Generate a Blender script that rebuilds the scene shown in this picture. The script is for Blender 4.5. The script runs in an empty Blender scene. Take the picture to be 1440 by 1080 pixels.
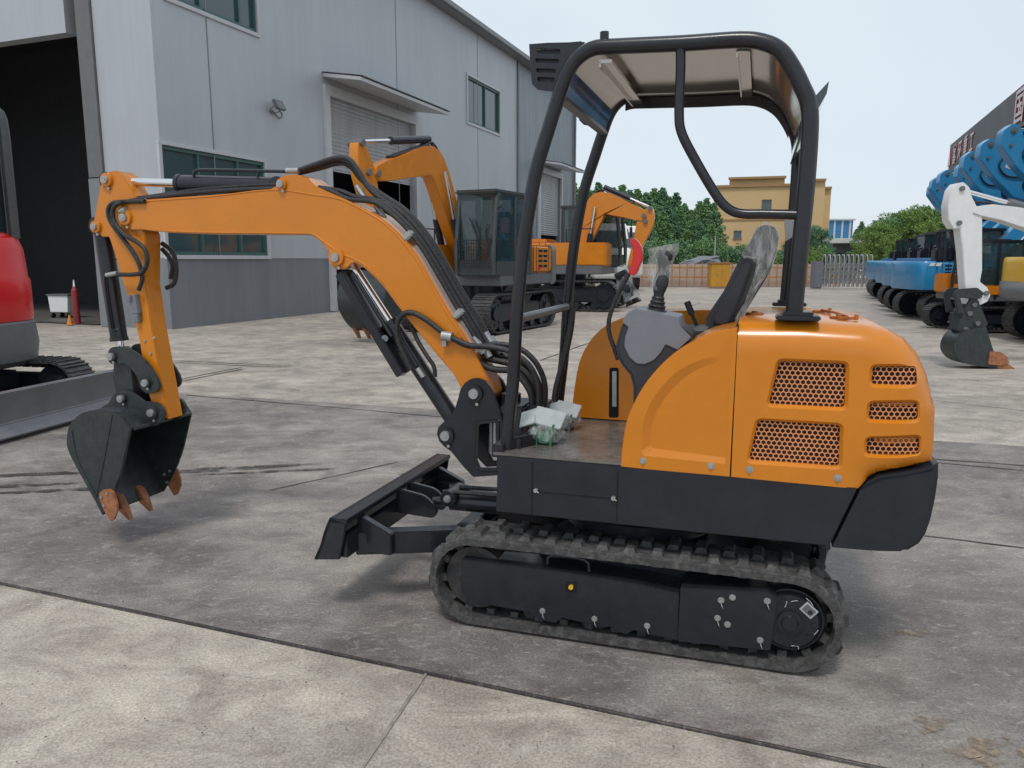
import bpy, bmesh, math, random
from mathutils import Vector, Matrix
from mathutils.geometry import tessellate_polygon
random.seed(7)
R = math.radians
sc = bpy.context.scene
COL = sc.collection

# ------------------------------------------------------------------ camera, sky, sun
FPX, CX, CY, HC = 1080.0, 720.0, 540.0, 1.5
PITCH = math.atan(175 / FPX)
cam_d = bpy.data.cameras.new("camera")
cam_d.sensor_width = 36; cam_d.lens = 27.0; cam_d.clip_end = 2000; cam_d.clip_start = .05
cam = bpy.data.objects.new("camera", cam_d); COL.objects.link(cam)
cam.location = (0, 0, HC); cam.rotation_euler = (R(90) - PITCH, 0, 0)
sc.camera = cam
SUN_EL, SUN_AZ = R(62), R(196)          # azimuth measured clockwise from +Y
w = bpy.data.worlds.new("World"); sc.world = w; w.use_nodes = True
nt = w.node_tree; nt.nodes.clear()
out = nt.nodes.new("ShaderNodeOutputWorld"); bg = nt.nodes.new("ShaderNodeBackground")
sky = nt.nodes.new("ShaderNodeTexSky"); sky.sky_type = 'NISHITA'; sky.sun_disc = False
sky.sun_elevation = SUN_EL; sky.sun_rotation = SUN_AZ
mul = nt.nodes.new("ShaderNodeVectorMath"); mul.operation = 'SCALE'; mul.inputs[3].default_value = .10
nt.links.new(sky.outputs[0], mul.inputs[0])
tc = nt.nodes.new("ShaderNodeTexCoord"); no = nt.nodes.new("ShaderNodeTexNoise")
no.inputs['Scale'].default_value = 1.6; no.inputs['Detail'].default_value = 5
nt.links.new(tc.outputs['Generated'], no.inputs['Vector'])
cr = nt.nodes.new("ShaderNodeValToRGB")
cr.color_ramp.elements[0].position = .3; cr.color_ramp.elements[0].color = (.72, .80, .91, 1)
cr.color_ramp.elements[1].position = .7; cr.color_ramp.elements[1].color = (.83, .92, .96, 1)
nt.links.new(no.outputs[0], cr.inputs[0])
mx = nt.nodes.new("ShaderNodeMix"); mx.data_type = 'RGBA'; mx.inputs[0].default_value = .88
nt.links.new(mul.outputs[0], mx.inputs[6]); nt.links.new(cr.outputs[0], mx.inputs[7])
nt.links.new(mx.outputs[2], bg.inputs[0]); bg.inputs[1].default_value = 1.0
nt.links.new(bg.outputs[0], out.inputs[0])
sd = bpy.data.lights.new("sun", 'SUN'); sd.energy = 1.7; sd.angle = R(13); sd.color = (1, .96, .9)
so = bpy.data.objects.new("sun", sd); COL.objects.link(so)
sv = Vector((math.sin(SUN_AZ) * math.cos(SUN_EL), math.cos(SUN_AZ) * math.cos(SUN_EL), math.sin(SUN_EL)))
so.rotation_euler = sv.to_track_quat('Z', 'Y').to_euler(); so.location = (0, 0, 40)
sc.view_settings.view_transform = 'Standard'; sc.view_settings.look = 'None'
sc.view_settings.exposure = 0; sc.view_settings.gamma = 1
sc.cycles.max_bounces = 6; sc.cycles.diffuse_bounces = 3; sc.cycles.transparent_max_bounces = 12
sc.cycles.use_denoising = True

# ------------------------------------------------------------------ projection helpers
def ray(px, py):
    a = (px - CX) / FPX; b = -(py - CY) / FPX
    c, s = math.cos(PITCH), math.sin(PITCH)
    return Vector((a, c + b * s, -s + b * c))
TH = R(17.7); MO = Vector((.568, 3.262, 0))
AX = Vector((math.cos(TH), -math.sin(TH), 0)); AY = Vector((math.sin(TH), math.cos(TH), 0))
def P(px, py, y):            # photo pixel -> (x, z) on the machine's own lateral plane y
    d = ray(px, py); t = (y + MO.dot(AY)) / d.dot(AY); p = d * t
    return ((p - MO).dot(AX), HC + p.z)
def PP(pts, y): return [P(a, b, y) for a, b in pts]
def P3(px, py, y):
    x, z = P(px, py, y); return Vector((x, y, z))
def G(px, py, z=0):          # pixel -> world point on the level z
    d = ray(px, py); t = (z - HC) / d.z
    return Vector((d.x * t, d.y * t, z))
def W2(px, py, depth):       # pixel -> world (x, z) on the vertical plane y = depth
    d = ray(px, py); t = depth / d.y
    return (d.x * t, HC + d.z * t)

# ------------------------------------------------------------------ materials
def _mat(name):
    m = bpy.data.materials.new(name); m.use_nodes = True
    n = m.node_tree; b = n.nodes['Principled BSDF']
    return m, n, b
def N(n, typ, **kw):
    o = n.nodes.new(typ)
    for k, v in kw.items(): setattr(o, k, v)
    return o
def paint(name, col, rough=.35, coat=0.0, metal=0.0, var=.12, dust=.0, bump=.0, scale=6, dustcol=(.32, .29, .25), spec=.5):
    m, n, b = _mat(name)
    tc = N(n, "ShaderNodeTexCoord")
    a = N(n, "ShaderNodeTexNoise"); a.inputs['Scale'].default_value = scale; a.inputs['Detail'].default_value = 8; a.inputs['Roughness'].default_value = .65
    n.links.new(tc.outputs['Object'], a.inputs['Vector'])
    r = N(n, "ShaderNodeValToRGB")
    r.color_ramp.elements[0].position = .3; r.color_ramp.elements[1].position = .72
    r.color_ramp.elements[0].color = tuple(c * (1 - var) for c in col) + (1,)
    r.color_ramp.elements[1].color = tuple(min(1, c * (1 + var)) for c in col) + (1,)
    n.links.new(a.outputs[0], r.inputs[0]); last = r.outputs[0]
    if dust > 0:
        f = N(n, "ShaderNodeTexNoise"); f.inputs['Scale'].default_value = scale * 3.1; f.inputs['Detail'].default_value = 10; f.inputs['Roughness'].default_value = .75
        n.links.new(tc.outputs['Object'], f.inputs['Vector'])
        mr = N(n, "ShaderNodeMapRange"); mr.inputs[1].default_value = .45; mr.inputs[2].default_value = .75; mr.inputs[4].default_value = dust
        n.links.new(f.outputs[0], mr.inputs[0])
        mm = N(n, "ShaderNodeMix", data_type='RGBA'); mm.inputs[7].default_value = dustcol + (1,)
        n.links.new(mr.outputs[0], mm.inputs[0]); n.links.new(last, mm.inputs[6]); last = mm.outputs[2]
    n.links.new(last, b.inputs['Base Color'])
    q = N(n, "ShaderNodeMapRange"); q.inputs[3].default_value = max(.03, rough - .1); q.inputs[4].default_value = rough + .15
    n.links.new(a.outputs[0], q.inputs[0]); n.links.new(q.outputs[0], b.inputs['Roughness'])
    b.inputs['Metallic'].default_value = metal; b.inputs['Coat Weight'].default_value = coat; b.inputs['Coat Roughness'].default_value = .12
    b.inputs['Specular IOR Level'].default_value = spec
    if bump:
        bp = N(n, "ShaderNodeBump"); bp.inputs['Strength'].default_value = bump; bp.inputs['Distance'].default_value = .01
        g = N(n, "ShaderNodeTexNoise"); g.inputs['Scale'].default_value = scale * 5; g.inputs['Detail'].default_value = 6
        n.links.new(tc.outputs['Object'], g.inputs['Vector'])
        n.links.new(g.outputs[0], bp.inputs['Height']); n.links.new(bp.outputs[0], b.inputs['Normal'])
    return m
def glass(name, col=(.03, .05, .05), rough=.06):
    m, n, b = _mat(name); b.inputs['Base Color'].default_value = col + (1,); b.inputs['Roughness'].default_value = rough
    b.inputs['Specular IOR Level'].default_value = .9; return m
def wrap_mat(name):
    m, n, b = _mat(name)
    b.inputs['Base Color'].default_value = (.66, .69, .69, 1); b.inputs['Roughness'].default_value = .15
    tc = N(n, "ShaderNodeTexCoord"); a = N(n, "ShaderNodeTexNoise"); a.inputs['Scale'].default_value = 34; a.inputs['Detail'].default_value = 8; a.inputs['Distortion'].default_value = .8
    mp = N(n, 'ShaderNodeMapping'); mp.inputs['Scale'].default_value = (1.6, 1, .45); mp.inputs['Rotation'].default_value = (0, .5, 0); n.links.new(tc.outputs['Object'], mp.inputs[0]); n.links.new(mp.outputs[0], a.inputs['Vector'])
    mr = N(n, "ShaderNodeMapRange"); mr.inputs[1].default_value = .42; mr.inputs[2].default_value = .8; mr.inputs[3].default_value = .16; mr.inputs[4].default_value = .6
    n.links.new(a.outputs[0], mr.inputs[0]); n.links.new(mr.outputs[0], b.inputs['Alpha'])
    bp = N(n, "ShaderNodeBump"); bp.inputs['Strength'].default_value = .8; bp.inputs['Distance'].default_value = .01
    n.links.new(a.outputs[0], bp.inputs['Height']); n.links.new(bp.outputs[0], b.inputs['Normal'])
    return m
M = {}
M['orange'] = paint('orange_paint', (.61, .200, .009), .24, .3, var=.07, dust=.08, scale=3, bump=.02, spec=.4, dustcol=(.40, .20, .06))
M['black'] = paint('black_paint', (.0135, .0165, .024), .30, .2, var=.25, dust=.07, scale=5, bump=.04, spec=.35, dustcol=(.10, .10, .10))
M['frame'] = paint('frame_black', (.0145, .0165, .022), .28, .25, var=.25, dust=.08, scale=8, bump=.05, spec=.35, dustcol=(.11, .11, .11))
M['bucket'] = paint('bucket_green_black', (.018, .026, .028), .40, .1, var=.15, dust=.10, scale=7, bump=.05)
M['rubber'] = paint('track_rubber', (.042, .041, .041), .70, var=.3, dust=.42, scale=9, bump=.3, dustcol=(.30, .28, .26))
M['chrome'] = paint('chrome', (.8, .8, .8), .14, metal=1, var=.03)
M['zinc'] = paint('zinc_steel', (.42, .43, .43), .38, metal=.7, var=.15, scale=40)
M['hose'] = paint('hose_rubber', (.012, .012, .014), .42, var=.3, dust=.12, scale=30, bump=.3)
M['rust'] = paint('tooth_paint', (.33, .13, .055), .55, var=.45, dust=.25, scale=22, bump=.2, dustcol=(.16, .09, .06))
M['con_grey'] = paint('console_grey', (.17, .18, .205), .5, var=.06, bump=.1, scale=12)
M['con_dark'] = paint('console_dark', (.025, .029, .037), .5, var=.1, bump=.1, scale=12)
M['vinyl'] = paint('seat_vinyl', (.035, .042, .045), .5, var=.2, bump=.15, scale=15)
M['red'] = paint('red_plastic', (.55, .015, .012), .3, .3, var=.08)
M['visor'] = paint('visor_blue_reflection', (.012, .05, .13), .12, .6, var=.5, scale=6)  # blue reflection on the visor, painted in as its base colour
M['metal'] = paint('roof_metal', (.50, .46, .41), .12, metal=.75, var=.1, scale=2)
M['deck'] = paint('deck_plate', (.17, .155, .14), .22, metal=.3, var=.5, dust=.5, scale=9, bump=.25, dustcol=(.34, .30, .27))
M['wrap'] = wrap_mat('plastic_wrap')
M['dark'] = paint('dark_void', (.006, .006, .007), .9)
M['inner'] = paint('grille_shade', (.05, .022, .015), .7, var=.4)  # dark backing sheet: shade behind the grille mesh put into its colour
M['white'] = paint('white_paint', (.72, .73, .72), .35, .2, var=.06, dust=.12, scale=3)
M['blue'] = paint('blue_paint', (.020, .24, .49), .3, .4, var=.08, dust=.12, scale=2)
M['yellow'] = paint('yellow_paint', (.72, .42, .015), .33, .3, var=.07, dust=.1, scale=3)
M['redp'] = paint('red_paint', (.60, .008, .010), .25, .3, var=.07, dust=.04, scale=3, spec=.3)
M['grey'] = paint('grey_paint', (.12, .125, .13), .4, .1, var=.12, dust=.12, scale=4)
M['cabgrey'] = paint('cab_grey', (.036, .044, .046), .4, .2, var=.1, dust=.1, scale=4)
M['steeltrack'] = paint('steel_track', (.045, .045, .047), .5, metal=.3, var=.35, dust=.5, scale=6, dustcol=(.22, .20, .18), bump=.2)
M['glass'] = glass('dark_glass')
M['wglass'] = glass('window_glass', (.05, .085, .09), .08)
M['greenfr'] = paint('green_frame', (.045, .115, .105), .4, var=.1)
M['silver'] = paint('silver_blade', (.17, .175, .185), .38, metal=.35, var=.15, dust=.2, scale=3)
M['card'] = paint('card_white', (.40, .43, .43), .5, var=.12, dust=.15, scale=30)
M['green'] = paint('green_plastic', (.03, .20, .09), .45, var=.3, scale=30)
M['lettering'] = paint('sign_letter', (.62, .10, .10), .4, var=.15)
M['letterface'] = paint('sign_letter_face', (.75, .60, .60), .4, var=.1)
M['signboard'] = paint('sign_board', (.065, .072, .082), .55, var=.08, dust=.08, scale=1)

# ------------------------------------------------------------------ mesh helpers
def nb(): return bmesh.new()
def merge(dst, src, M4=None):
    me = bpy.data.meshes.new("t")
    if M4 is not None: bmesh.ops.transform(src, matrix=M4, verts=src.verts)
    src.to_mesh(me); src.free(); dst.from_mesh(me); bpy.data.meshes.remove(me)
def rotm(rx=0, ry=0, rz=0):
    return Matrix.Rotation(rz, 4, 'Z') @ Matrix.Rotation(ry, 4, 'Y') @ Matrix.Rotation(rx, 4, 'X')
def box(bm, c, s, rot=None, bev=0):
    t = nb(); bmesh.ops.create_cube(t, size=1)
    bmesh.ops.scale(t, vec=s, verts=t.verts)
    if bev: bmesh.ops.bevel(t, geom=list(t.edges), offset=bev, segments=2, affect='EDGES', clamp_overlap=True)
    m = Matrix.Translation(c)
    if rot is not None: m = m @ rot
    merge(bm, t, m)
def cyl(bm, a, b, r, r2=None, n=18, caps=True):
    a = Vector(a); b = Vector(b); d = b - a; L = d.length
    t = nb(); bmesh.ops.create_cone(t, cap_ends=caps, segments=n, radius1=r, radius2=r if r2 is None else r2, depth=L)
    q = d.to_track_quat('Z', 'Y').to_matrix().to_4x4()
    merge(bm, t, Matrix.Translation((a + b) / 2) @ q)
def smooth_path(pts, k=6):
    pts = [Vector(p) for p in pts]
    if len(pts) < 3: return pts
    P_ = [pts[0] * 2 - pts[1]] + pts + [pts[-1] * 2 - pts[-2]]
    o = []
    for i in range(1, len(P_) - 2):
        p0, p1, p2, p3 = P_[i - 1:i + 3]
        for j in range(k):
            t = j / k
            o.append(.5 * ((2 * p1) + (p2 - p0) * t + (2 * p0 - 5 * p1 + 4 * p2 - p3) * t * t + (3 * p1 - p0 - 3 * p2 + p3) * t ** 3))
    o.append(pts[-1]); return o
def tube(bm, pts, r, n=10, k=6, flat=None):
    pp = smooth_path(pts, k) if k > 1 else [Vector(p) for p in pts]
    rings = []; prev = None
    for i, p in enumerate(pp):
        t = (pp[min(i + 1, len(pp) - 1)] - pp[max(i - 1, 0)]).normalized()
        if prev is None:
            u = t.cross(Vector((0, 0, 1)));
            if u.length < .1: u = t.cross(Vector((0, 1, 0)))
        else: u = prev - t * prev.dot(t)
        u.normalize(); prev = u; v = t.cross(u)
        rr = r(i / (len(pp) - 1)) if callable(r) else r
        rings.append([bm.verts.new(p + (u * math.cos(2 * math.pi * j / n) + v * math.sin(2 * math.pi * j / n)) * rr) for j in range(n)])
    for a, b in zip(rings, rings[1:]):
        for j in range(n): bm.faces.new((a[j], a[(j + 1) % n], b[(j + 1) % n], b[j]))
    bm.faces.new(rings[0][::-1]); bm.faces.new(rings[-1])
def prism(bm, outl, y0, y1, holes=(), m=None, bev=0, segs=2, bsel=None):
    """outline in (x,z), extruded from y0 to y1"""
    t = nb()
    loops = [outl] + list(holes)
    if holes:
        tri = tessellate_polygon([[Vector((a, b, 0)) for a, b in l] for l in loops])
        flat = [p for l in loops for p in l]
        V0 = [t.verts.new((a, y0, b)) for a, b in flat]; V1 = [t.verts.new((a, y1, b)) for a, b in flat]
        for f in tri:
            try:
                t.faces.new([V0[i] for i in f]); t.faces.new([V1[i] for i in f][::-1])
            except ValueError: pass
        i0 = 0
        for l in loops:
            k = len(l)
            for i in range(k):
                j = (i + 1) % k
                t.faces.new((V0[i0 + i], V0[i0 + j], V1[i0 + j], V1[i0 + i]))
            i0 += k
    else:
        V0 = [t.verts.new((a, y0, b)) for a, b in outl]; V1 = [t.verts.new((a, y1, b)) for a, b in outl]
        t.faces.new(V0); t.faces.new(V1[::-1]); k = len(outl)
        for i in range(k):
            j = (i + 1) % k; t.faces.new((V0[i], V1[i], V1[j], V0[j]))
    bmesh.ops.recalc_face_normals(t, faces=t.faces)
    if bev:
        t.edges.ensure_lookup_table()
        es = [e for e in t.edges if len(e.link_faces) == 2 and e.calc_face_angle(0) > R(30) and (bsel is None or bsel(e))]
        bmesh.ops.bevel(t, geom=es, offset=bev, segments=segs, affect='EDGES', clamp_overlap=True)
    merge(bm, t, m)
def rounded(pts, r, n=4):
    """round the corners of a closed 2D polygon"""
    o = []; k = len(pts)
    for i in range(k):
        p = Vector(pts[i]); a = Vector(pts[i - 1]) - p; b = Vector(pts[(i + 1) % k]) - p
        rr = min(r, a.length * .45, b.length * .45)
        A = p + a.normalized() * rr; B = p + b.normalized() * rr
        for j in range(n + 1):
            t = j / n; q = (1 - t) ** 2 * A + 2 * t * (1 - t) * p + t * t * B
            o.append((q.x, q.y))
    return o
def csmooth(pts, k=4):
    """closed catmull-rom on 2D points"""
    n = len(pts); o = []
    for i in range(n):
        p0, p1, p2, p3 = [Vector(pts[(i + d) % n]) for d in (-1, 0, 1, 2)]
        for j in range(k):
            t = j / k
            q = .5 * ((2 * p1) + (p2 - p0) * t + (2 * p0 - 5 * p1 + 4 * p2 - p3) * t * t + (3 * p1 - p0 - 3 * p2 + p3) * t ** 3)
            o.append((q.x, q.y))
    return o
def osmooth(pts, k=4): return [(p.x, p.y) for p in smooth_path([Vector((a, b, 0)) for a, b in pts], k)]
def link(name, bm, mat, parent=None, bev=0, ang=32, segs=2, sm=True):
    if bev:
        es = [e for e in bm.edges if len(e.link_faces) == 2 and e.calc_face_angle(0) > R(30)]
        bmesh.ops.bevel(bm, geom=es, offset=bev, segments=segs, affect='EDGES', clamp_overlap=True)
    me = bpy.data.meshes.new(name); bm.to_mesh(me); bm.free()
    me.materials.append(mat)
    if sm:
        me.shade_smooth(); me.set_sharp_from_angle(angle=R(ang))
    o = bpy.data.objects.new(name, me); COL.objects.link(o)
    if parent is not None: o.parent = parent
    return o
def tag(o, label=None, cat=None, group=None, kind=None):
    if label: o['label'] = label
    if cat: o['category'] = cat
    if group: o['group'] = group
    if kind: o['kind'] = kind
    return o
def empty(name, loc=(0, 0, 0), rz=0):
    o = bpy.data.objects.new(name, None); COL.objects.link(o); o.location = loc; o.rotation_euler = (0, 0, rz); o.empty_display_size = .2
    return o
def copy_tree(o, parent=None):
    c = o.copy(); COL.objects.link(c)
    if parent is not None: c.parent = parent
    for ch in [x for x in o.children]: copy_tree(ch, c)
    return c
def boolcut(obj, cutter_bm, ang=28):
    me = bpy.data.meshes.new("cut"); cutter_bm.to_mesh(me); cutter_bm.free()
    c = bpy.data.objects.new("cut", me); COL.objects.link(c); c.parent = obj.parent
    md = obj.modifiers.new("b", 'BOOLEAN'); md.object = c; md.solver = 'EXACT'; md.operation = 'DIFFERENCE'
    bpy.context.view_layer.update()
    dg = bpy.context.evaluated_depsgraph_get()
    new = bpy.data.meshes.new_from_object(obj.evaluated_get(dg))
    obj.modifiers.clear(); old = obj.data; obj.data = new; bpy.data.meshes.remove(old)
    bpy.data.objects.remove(c); bpy.data.meshes.remove(me)
    new.shade_smooth(); new.set_sharp_from_angle(angle=R(ang))
def pin(bm, x, z, y, r=.022, l=.02, s=-1):
    cyl(bm, (x, y, z), (x, y + s * l, z), r)
    cyl(bm, (x, y + s * l, z), (x, y + s * (l + .004), z), r * .8, r * .72)
# ------------------------------------------------------------------ ground
def concrete(name, c0, c1, stain=(.10, .085, .07), stain_amt=.5, wet=True):
    m, n, b = _mat(name)
    tc = N(n, "ShaderNodeTexCoord"); mp = N(n, "ShaderNodeMapping"); mp.inputs['Rotation'].default_value = (0, 0, R(17)); mp.inputs['Scale'].default_value = (.85, 1.2, 1)
    n.links.new(tc.outputs['Object'], mp.inputs[0])
    def noise(s, d=8, r=.6, src=None, dist=0):
        q = N(n, "ShaderNodeTexNoise"); q.inputs['Scale'].default_value = s; q.inputs['Detail'].default_value = d; q.inputs['Roughness'].default_value = r; q.inputs['Distortion'].default_value = dist
        n.links.new((src or tc.outputs['Object']), q.inputs['Vector']); return q.outputs[0]
    def ramp(src, p0, p1, a=(0, 0, 0), c=(1, 1, 1)):
        r = N(n, "ShaderNodeValToRGB"); r.color_ramp.elements[0].position = p0; r.color_ramp.elements[1].position = p1
        r.color_ramp.elements[0].color = a + (1,); r.color_ramp.elements[1].color = c + (1,); n.links.new(src, r.inputs[0]); return r.outputs[0]
    def mix(f, a, c, mode='MIX'):
        x = N(n, "ShaderNodeMix", data_type='RGBA', blend_type=mode)
        if isinstance(f, float): x.inputs[0].default_value = f
        else: n.links.new(f, x.inputs[0])
        for i, s in ((6, a), (7, c)):
            if isinstance(s, tuple): x.inputs[i].default_value = s + (1,)
            else: n.links.new(s, x.inputs[i])
        return x.outputs[2]
    big = noise(.55, 6, .6, mp.outputs[0]); mid = noise(3.2, 12, .68, mp.outputs[0], .8); fine = noise(95, 8, .75)
    col = mix(ramp(big, .42, .58), c0, c1)
    col = mix(.75, col, ramp(mid, .36, .64, (.60, .57, .56), (1.30, 1.30, 1.28)), 'MULTIPLY')
    col = mix(.9, col, ramp(fine, .38, .62, (.62, .62, .62), (1.34, 1.34, 1.34)), 'MULTIPLY')
    st = noise(1.3, 9, .72, mp.outputs[0], 1.2)
    sm = ramp(st, .52, .64, (0, 0, 0), (stain_amt * .7,) * 3)
    col = mix(sm, col, stain)
    sc2 = noise(7, 12, .8, mp.outputs[0], 2.0); col = mix(ramp(sc2, .55, .62, (0, 0, 0), (.35,) * 3), col, (.46, .44, .42))
    vor = N(n, "ShaderNodeTexVoronoi"); vor.inputs['Scale'].default_value = 14; n.links.new(tc.outputs['Object'], vor.inputs['Vector'])
    col = mix(ramp(vor.outputs['Distance'], .03, .07, (.45,) * 3, (0, 0, 0)), col, (.05, .05, .045))
    # hairline cracks and pale scrape marks
    wq = N(n, "ShaderNodeMix", data_type='VECTOR'); wn = N(n, "ShaderNodeTexNoise"); wn.inputs['Scale'].default_value = 2.2; wn.inputs['Detail'].default_value = 8
    n.links.new(tc.outputs['Object'], wn.inputs['Vector']); va = N(n, "ShaderNodeVectorMath", operation='MULTIPLY_ADD'); n.links.new(wn.outputs['Color'], va.inputs[0]); va.inputs[1].default_value = (.7, .7, 0); n.links.new(tc.outputs['Object'], va.inputs[2])
    cv = N(n, "ShaderNodeTexVoronoi", feature='DISTANCE_TO_EDGE'); cv.inputs['Scale'].default_value = .55; n.links.new(va.outputs[0], cv.inputs['Vector'])
    ck = ramp(cv.outputs['Distance'], .0008, .003, (.16,) * 3, (0, 0, 0)); col = mix(ck, col, (.06, .055, .05))
    mp2 = N(n, "ShaderNodeMapping"); mp2.inputs['Rotation'].default_value = (0, 0, R(24)); mp2.inputs['Scale'].default_value = (2.2, 5, 1); n.links.new(tc.outputs['Object'], mp2.inputs[0])
    s1 = noise(9, 10, .8, mp2.outputs[0], .6); col = mix(ramp(s1, .56, .64, (0, 0, 0), (.55,) * 3), col, (.52, .49, .45))
    s2 = noise(5, 10, .8, mp2.outputs[0], 1.5); col = mix(ramp(s2, .55, .66, (0, 0, 0), (.24,) * 3), col, (.10, .085, .08))
    n.links.new(col, b.inputs['Base Color'])
    rg = N(n, "ShaderNodeMapRange"); rg.inputs[1].default_value = .35; rg.inputs[2].default_value = .7; rg.inputs[3].default_value = .5; rg.inputs[4].default_value = .92
    n.links.new(mid, rg.inputs[0]); n.links.new(rg.outputs[0], b.inputs['Roughness'])
    bp = N(n, "ShaderNodeBump"); bp.inputs['Strength'].default_value = .45; bp.inputs['Distance'].default_value = .012
    hm = mix(.5, mid, fine); n.links.new(hm, bp.inputs['Height']); n.links.new(bp.outputs[0], b.inputs['Normal'])
    return m
M['yard'] = concrete('yard_concrete', (.40, .355, .305), (.32, .285, .25), stain_amt=.4)
M['slab'] = concrete('front_slab', (.43, .385, .325), (.345, .31, .265), stain=(.20, .18, .15), stain_amt=.3)
M['road'] = concrete('dark_concrete', (.165, .148, .140), (.285, .255, .228), stain_amt=.6)
M['joint_soft'] = paint('weathered_joint', (.25, .23, .19), .9, var=.4, scale=20)
M['joint'] = paint('joint_filler', (.035, .03, .026), .9, var=.3, scale=20)
M['wet'] = paint('wet_concrete', (.075, .07, .06), .22, var=.3, scale=5)
M['rubble'] = paint('sand_stain', (.26, .20, .14), .9, var=.45, scale=18, bump=.5, dust=.9, dustcol=(.19, .18, .17))
def ragged(mat, scale, lo, hi):
    n = mat.node_tree; b = n.nodes['Principled BSDF']; tc = N(n, "ShaderNodeTexCoord"); a = N(n, "ShaderNodeTexNoise"); a.inputs['Scale'].default_value = scale; a.inputs['Detail'].default_value = 9; a.inputs['Roughness'].default_value = .75
    n.links.new(tc.outputs['Object'], a.inputs['Vector']); mr = N(n, "ShaderNodeMapRange"); mr.inputs[1].default_value = lo; mr.inputs[2].default_value = hi
    n.links.new(a.outputs[0], mr.inputs[0]); n.links.new(mr.outputs[0], b.inputs['Alpha'])
ragged(M['wet'], 6, .40, .55); ragged(M['rubble'], 9, .44, .60)
def sheet(name, pts, mat, z=0.0, thick=0, sub=0):
    b = nb(); vs = [b.verts.new((p[0], p[1], z)) for p in pts]; f = b.faces.new(vs)
    if f.normal.z < 0: f.normal_flip()
    bmesh.ops.recalc_face_normals(b, faces=b.faces)
    b.faces.ensure_lookup_table(); b.normal_update()
    if b.faces[0].normal.z < 0: bmesh.ops.reverse_faces(b, faces=b.faces)
    if thick:
        r = bmesh.ops.extrude_face_region(b, geom=list(b.faces)); bmesh.ops.translate(b, vec=(0, 0, -thick), verts=[v for v in r['geom'] if isinstance(v, bmesh.types.BMVert)])
        bmesh.ops.recalc_face_normals(b, faces=b.faces)
    o = link(name, b, mat, sm=False); tag(o, kind='structure'); return o
sheet('ground', [(-700, -200), (700, -200), (700, 900), (-700, 900)], M['yard'], -.024)
# front slab in the foreground, darker concrete of the drive lane
e0 = G(0, 819); e1 = G(1240, 1079); dv = (e1 - e0).normalized(); nv = Vector((-dv.y, dv.x, 0))
if nv.y < 0: nv = -nv
A = e0 - dv * 6; B_ = e1 + dv * 8
sheet('front_slab', [A - nv * .006, B_ - nv * .006, B_ - nv * 9, A - nv * 9], M['slab'], -.010, .012)
far = nv * 3.9
q0, q1, q2, q3 = A + nv * .006, B_ + nv * .006, B_ + nv * 5.2 , A + nv * 4.2
sheet('drive_lane', [(q.x, q.y) for q in (q0, q1, q2, q3)], M['road'], .0, .02)
def strip(name, p, q, wd, mat, z):
    p = Vector(p).to_2d(); q = Vector(q).to_2d(); d = (q - p); L = d.length; d.normalize(); n_ = Vector((-d.y, d.x)); k = max(3, int(L / .25)); L1 = []; L2 = []
    for i in range(k + 1):
        c = p + d * L * i / k; s = wd * random.uniform(.6, 1.2) / 2; o = n_ * random.uniform(-.3, .3) * wd
        L1.append(c + o + n_ * s); L2.append(c + o - n_ * s)
    b = nb(); a1 = [b.verts.new((v.x, v.y, z)) for v in L1]; a2 = [b.verts.new((v.x, v.y, z)) for v in L2]
    for i in range(k): b.faces.new((a2[i], a2[i + 1], a1[i + 1], a1[i]))
    bmesh.ops.recalc_face_normals(b, faces=b.faces)
    o = link(name, b, mat, sm=False); tag(o, kind='structure'); return o
for a, c, wd, z in (((600, 945), (508, 1079), .013, -.006), ((-30, 812.5), (1300, 1092), .006, .0015)):
    strip('expansion_joint', G(*a), G(*c), wd, M['joint_soft' if a[0] == 600 else 'joint'], z)
for a, c, wd, z in (((250, 508), (395, 514), .05, .004), ((252, 534), (340, 517), .05, .004), ((262, 556), (470, 573), .02, .004), ((470, 573), (1440, 662), .018, .004),
                    ((1300, 754), (1440, 771), .016, .004), ((560, 668), (600, 660), .01, .004), ((1300, 645), (1440, 655), .018, .004),
                    ((760, 505), (985, 425), .025, -.018), ((600, 520), (1000, 500), .012, -.018),
                    ((1310, 560), (1440, 575), .012, -.018), ((380, 690), (560, 650), .012, .004)):
    strip('expansion_joint', G(*a), G(*c), wd, M['joint'], z)
def blob(name, cx, cy, rx, ry, mat, z, seed, rot=0.3, kind='structure'):
    rnd = random.Random(seed); c = G(cx, cy); n = 60; pts = []
    ph = [(rnd.uniform(0, 6.28), rnd.uniform(.1, .4) / (k * .8), k) for k in range(2, 14)]
    for i in range(n):
        a = 2 * math.pi * i / n; r = 1 + sum(am * math.sin(k * a + p_) for p_, am, k in ph)
        r = min(1.5, max(.35, r)); x, y = rx * r * math.cos(a), ry * r * math.sin(a)
        pts.append((c.x + x * math.cos(rot) - y * math.sin(rot), c.y + x * math.sin(rot) + y * math.cos(rot)))
    return sheet(name, pts, mat, z)
for i, a in enumerate(((40, 668, .50, .05), (25, 684, .35, .035), (90, 690, .45, .03), (345, 658, .60, .028), (380, 664, .45, .02), (300, 663, .3, .02))):
    blob('wet_patch', a[0], a[1], a[2], a[3], M['wet'], .0035 + .0012 * i, i + 3, .18)
for i, a in enumerate(((1282, 889, .07, .03), (1300, 1022, .10, .04), (1372, 1052, .12, .04), (1425, 1076, .16, .06))):
    blob('sand_patch', a[0], a[1], a[2], a[3], M['rubble'], .0035 + .0012 * i, i + 30)
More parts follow.
